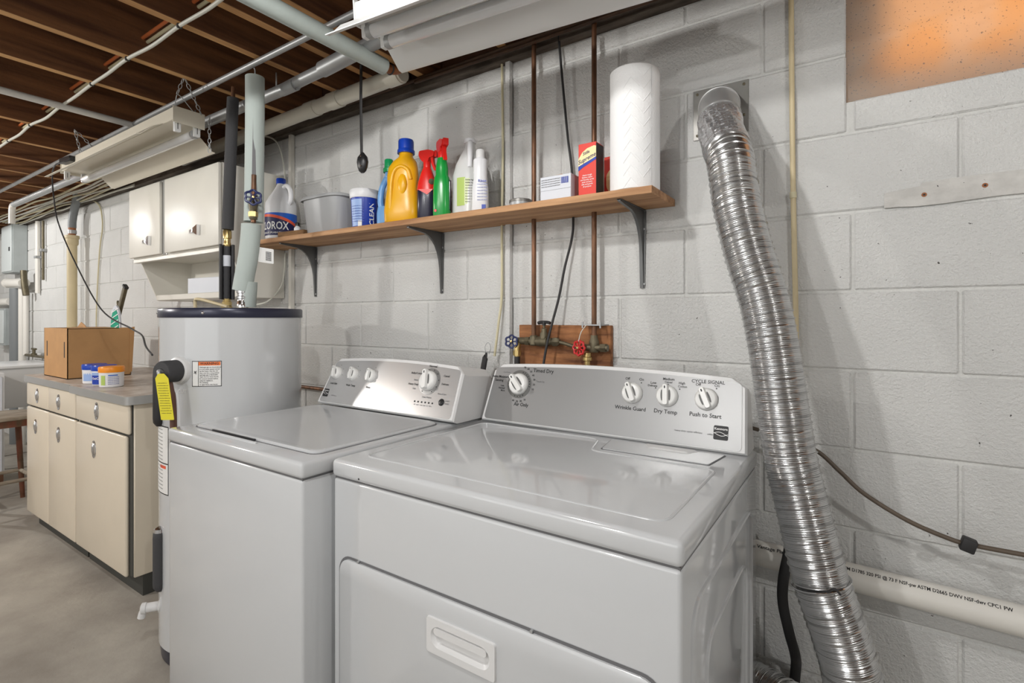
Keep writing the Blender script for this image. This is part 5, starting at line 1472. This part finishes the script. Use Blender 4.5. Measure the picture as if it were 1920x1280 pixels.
# ---------------------------------------------------------------- far left corner
T = thing('soil_stack', 'tan plastic stack pipe with grey rubber elbow on the far wall', 'pipe', (-5.4, 1.5, 0))
part('pipe', 'tan', T, lambda b: b.tube([(-5.40, 1.50, 0), (-5.40, 1.50, 1.90)], .034, 24, 1))
part('hub', 'tan', T, lambda b: b.lathe((-5.40, 1.50, 1.862), [(.038, 0), (.043, .01), (.043, .05), (.049, .055), (.049, .078), (.04, .08)], 26))
part('rust_band', 'rust', T, lambda b: b.tube([(-5.40, 1.50, 1.93), (-5.40, 1.50, 2.02)], .026, 20, 1))
part('clamp', 'galv', T, lambda b: b.tube([(-5.40, 1.50, 1.955), (-5.40, 1.50, 1.985)], .030, 20, 1))
part('rubber_elbow', 'rubbergrey', T, lambda b: b.tube([(-5.40, 1.50, 2.005), (-5.395, 1.50, 2.06), (-5.36, 1.50, 2.13), (-5.27, 1.49, 2.20), (-5.13, 1.46, 2.25)], .028, 20, 6))
T = thing('electric_panel', 'grey electric panel box on the far wall below the cables', 'panel box', (-7.16, 1.52, 1.715))
part('box', 'greypaint', T, lambda b: b.box(-7.35, -6.97, 1.470, WY - .001, 1.717, 2.198, .004, 1))
dr = part('door', 'greypaint2', T, lambda b: b.box(-7.335, -6.985, 1.462, 1.470, 1.73, 2.185, .003, 1))
part('latch', 'ink', dr, lambda b: b.box(-7.06, -7.03, 1.458, 1.463, 1.93, 1.97))
pipe('panel_conduit', 'short white conduit standing on the electric panel top', 'conduit', [(-7.02, 1.50, 2.199), (-7.02, 1.50, 2.238)], .03, 'pvc', 1, 12)
pipe('grey_service_pipe', 'thick dark grey vertical pipe below the electric panel', 'pipe', [(-7.06, 1.52, 0), (-7.06, 1.52, 1.56)], .055, 'rubbergrey', 1, 18)
pipe('white_service_pipe', 'thicker of two white vertical pipes below the electric panel', 'pipe', [(-6.92, 1.53, 0), (-6.92, 1.53, 1.56)], .03, 'pvc', 1, 16)
pipe('white_service_pipe', 'thinner of two white vertical pipes right of the grey pipe', 'pipe', [(-6.80, 1.53, .9), (-6.80, 1.53, 1.52)], .022, 'pvc', 1, 16)
T = thing('pipe_header', 'white horizontal pipe manifold under the electric panel', 'pipe', (-7.0, 1.50, 1.58))
part('header', 'pvc', T, lambda b: b.tube([(-7.16, 1.475, 1.615), (-6.72, 1.50, 1.60)], .045, 18, 1))
part('end_cap', 'pvc', T, lambda b: b.lathe((-7.16, 1.475, 1.615), [(.048, 0), (.048, .02), (.02, .03)], 18, (-1, 0, 0)))
part('tail', 'bronze', T, lambda b: b.tube([(-6.74, 1.50, 1.72), (-6.72, 1.50, 1.60), (-6.70, 1.51, 1.48)], .026, 14, 3))
part('branch', 'pvc', T, lambda b: b.tube([(-7.9, 1.46, 1.43), (-7.12, 1.49, 1.425)], .038, 16, 1))
T = thing('meter_cabinet', 'pale grey meter box low on the far wall behind the pipes', 'meter box', (-7.55, 1.5, .9))
part('box', 'greypaint', T, lambda b: b.box(-7.75, -7.25, 1.47, WY - .001, .98, 1.36, .004, 1))
part('cover', 'greypaint2', T, lambda b: b.box(-7.73, -7.27, 1.462, 1.47, 1.0, 1.34, .003, 1))
for i, (x_, z0_, z1_, lab) in enumerate(((-6.56, 1.50, 2.19, 'white conduit strap on the wall beside the electric panel'), (-6.40, 1.62, 2.18, 'dark thin wire conduit on the far wall, first from the tan pipe'))):
    T = thing('wall_conduit', lab, 'conduit', (x_, 1.56, z0_))
    part('pipe', 'pvc' if i == 0 else 'bronze', T, lambda b: b.tube([(x_, 1.562, z0_), (x_, 1.562, z1_)], .02 if i == 0 else .011, 12, 1))
    part('strap', 'galv', T, lambda b: b.box(x_ - .03, x_ + .03, 1.538, WY - .001, (z0_ + z1_) / 2 - .012, (z0_ + z1_) / 2 + .012, .002, 1))
b = MB()
T = thing('laundry_sink', 'white laundry sink with flat rim below the far spigot', 'sink', (-6.25, 1.3, 0))
part('rim', 'enamel_soft', T, lambda b: b.box(-6.56, -5.86, 1.10, 1.56, .84, .862, .006, 2))
part('basin', 'enamel_soft', T, lambda b: b.loft([[(x, y, zz) for x, y in rrect(-6.53 + e, -5.89 - e, 1.12 + e * .6, 1.54 - e * .6, .04, 4)] for zz, e in ((.50, .06), (.52, .04), (.842, 0))]))
for lx in (-6.48, -5.94):
    for ly in (1.16, 1.50):
        part('leg', 'galv', T, lambda b: b.tube([(lx, ly, 0), (lx, ly, .62)], .016, 10, 1))
T = thing('spigot', 'old brass spigot with tee handle over the laundry sink', 'spigot', (-6.45, 1.5, .88))
part('pipe', 'bronze', T, lambda b: b.tube([(-6.75, 1.52, .902), (-6.14, 1.52, .902)], .013, 12, 1))
part('valve', 'bronze', T, lambda b: b.lathe((-6.50, 1.52, .895), [(.022, 0), (.022, .03), (.012, .036), (.012, .075)], 14))
part('tee_handle', 'bronze', T, lambda b: b.tube([(-6.555, 1.52, .968), (-6.445, 1.52, .968)], .010, 10, 1))
T = thing('white_cabinet', 'plain white metal cabinet behind the stool at the left edge', 'cabinet', (-5.66, .95, 0))
part('body', 'enamel_soft', T, lambda b: b.box(-5.80, -5.35, .55, 1.085, .09, .846, .006, 2))
part('plinth', 'redwood', T, lambda b: b.box(-5.79, -5.36, .56, 1.08, 0, .09))
part('door_panel', 'greywhite', T, lambda b: b.box(-5.349, -5.340, .57, 1.07, .11, .82, .003, 1))

# stool
T = thing('wooden_stool', 'old wooden stool with worn grey seat and red-brown legs', 'stool', (-4.72, .9, 0))
part('seat', 'stooltop', T, lambda b: b.loft([[(x, y, zz) for x, y in sup(-4.72, .92, .20 * q, .20 * q, 2.6, .0, 36)] for zz, q in ((.598, .97), (.602, 1), (.618, 1), (.623, .97))]))
part('apron', 'redwood', T, lambda b: b.loft([[(x, y, zz) for x, y in sup(-4.72, .92, .185, .185, 4, 0, 32)] for zz in (.555, .598)]))
for lx, ly in ((-1, -1), (1, -1), (1, 1), (-1, 1)):
    p0 = Vector((-4.72 + lx * .14, .92 + ly * .13, .59)); p1 = Vector((-4.72 + lx * .16, .92 + ly * .155, .14)); p2 = Vector((-4.72 + lx * .175, .92 + ly * .165, 0))
    part('leg', 'redwood', T, lambda b: b.tube([p0, (p0 + p1) / 2, p1, p2], .017, 10, 4, rfun=lambda s, t: .018 - .005 * t))
for a, c in (((-1, -1), (1, -1)), ((1, -1), (1, 1)), ((1, 1), (-1, 1)), ((-1, 1), (-1, -1))):
    q = lambda s: Vector((-4.72 + s[0] * .158, .92 + s[1] * .15, .20))
    part('rung', 'stooltop', T, lambda b: b.tube([q(a), q(c)], .012, 8, 1))
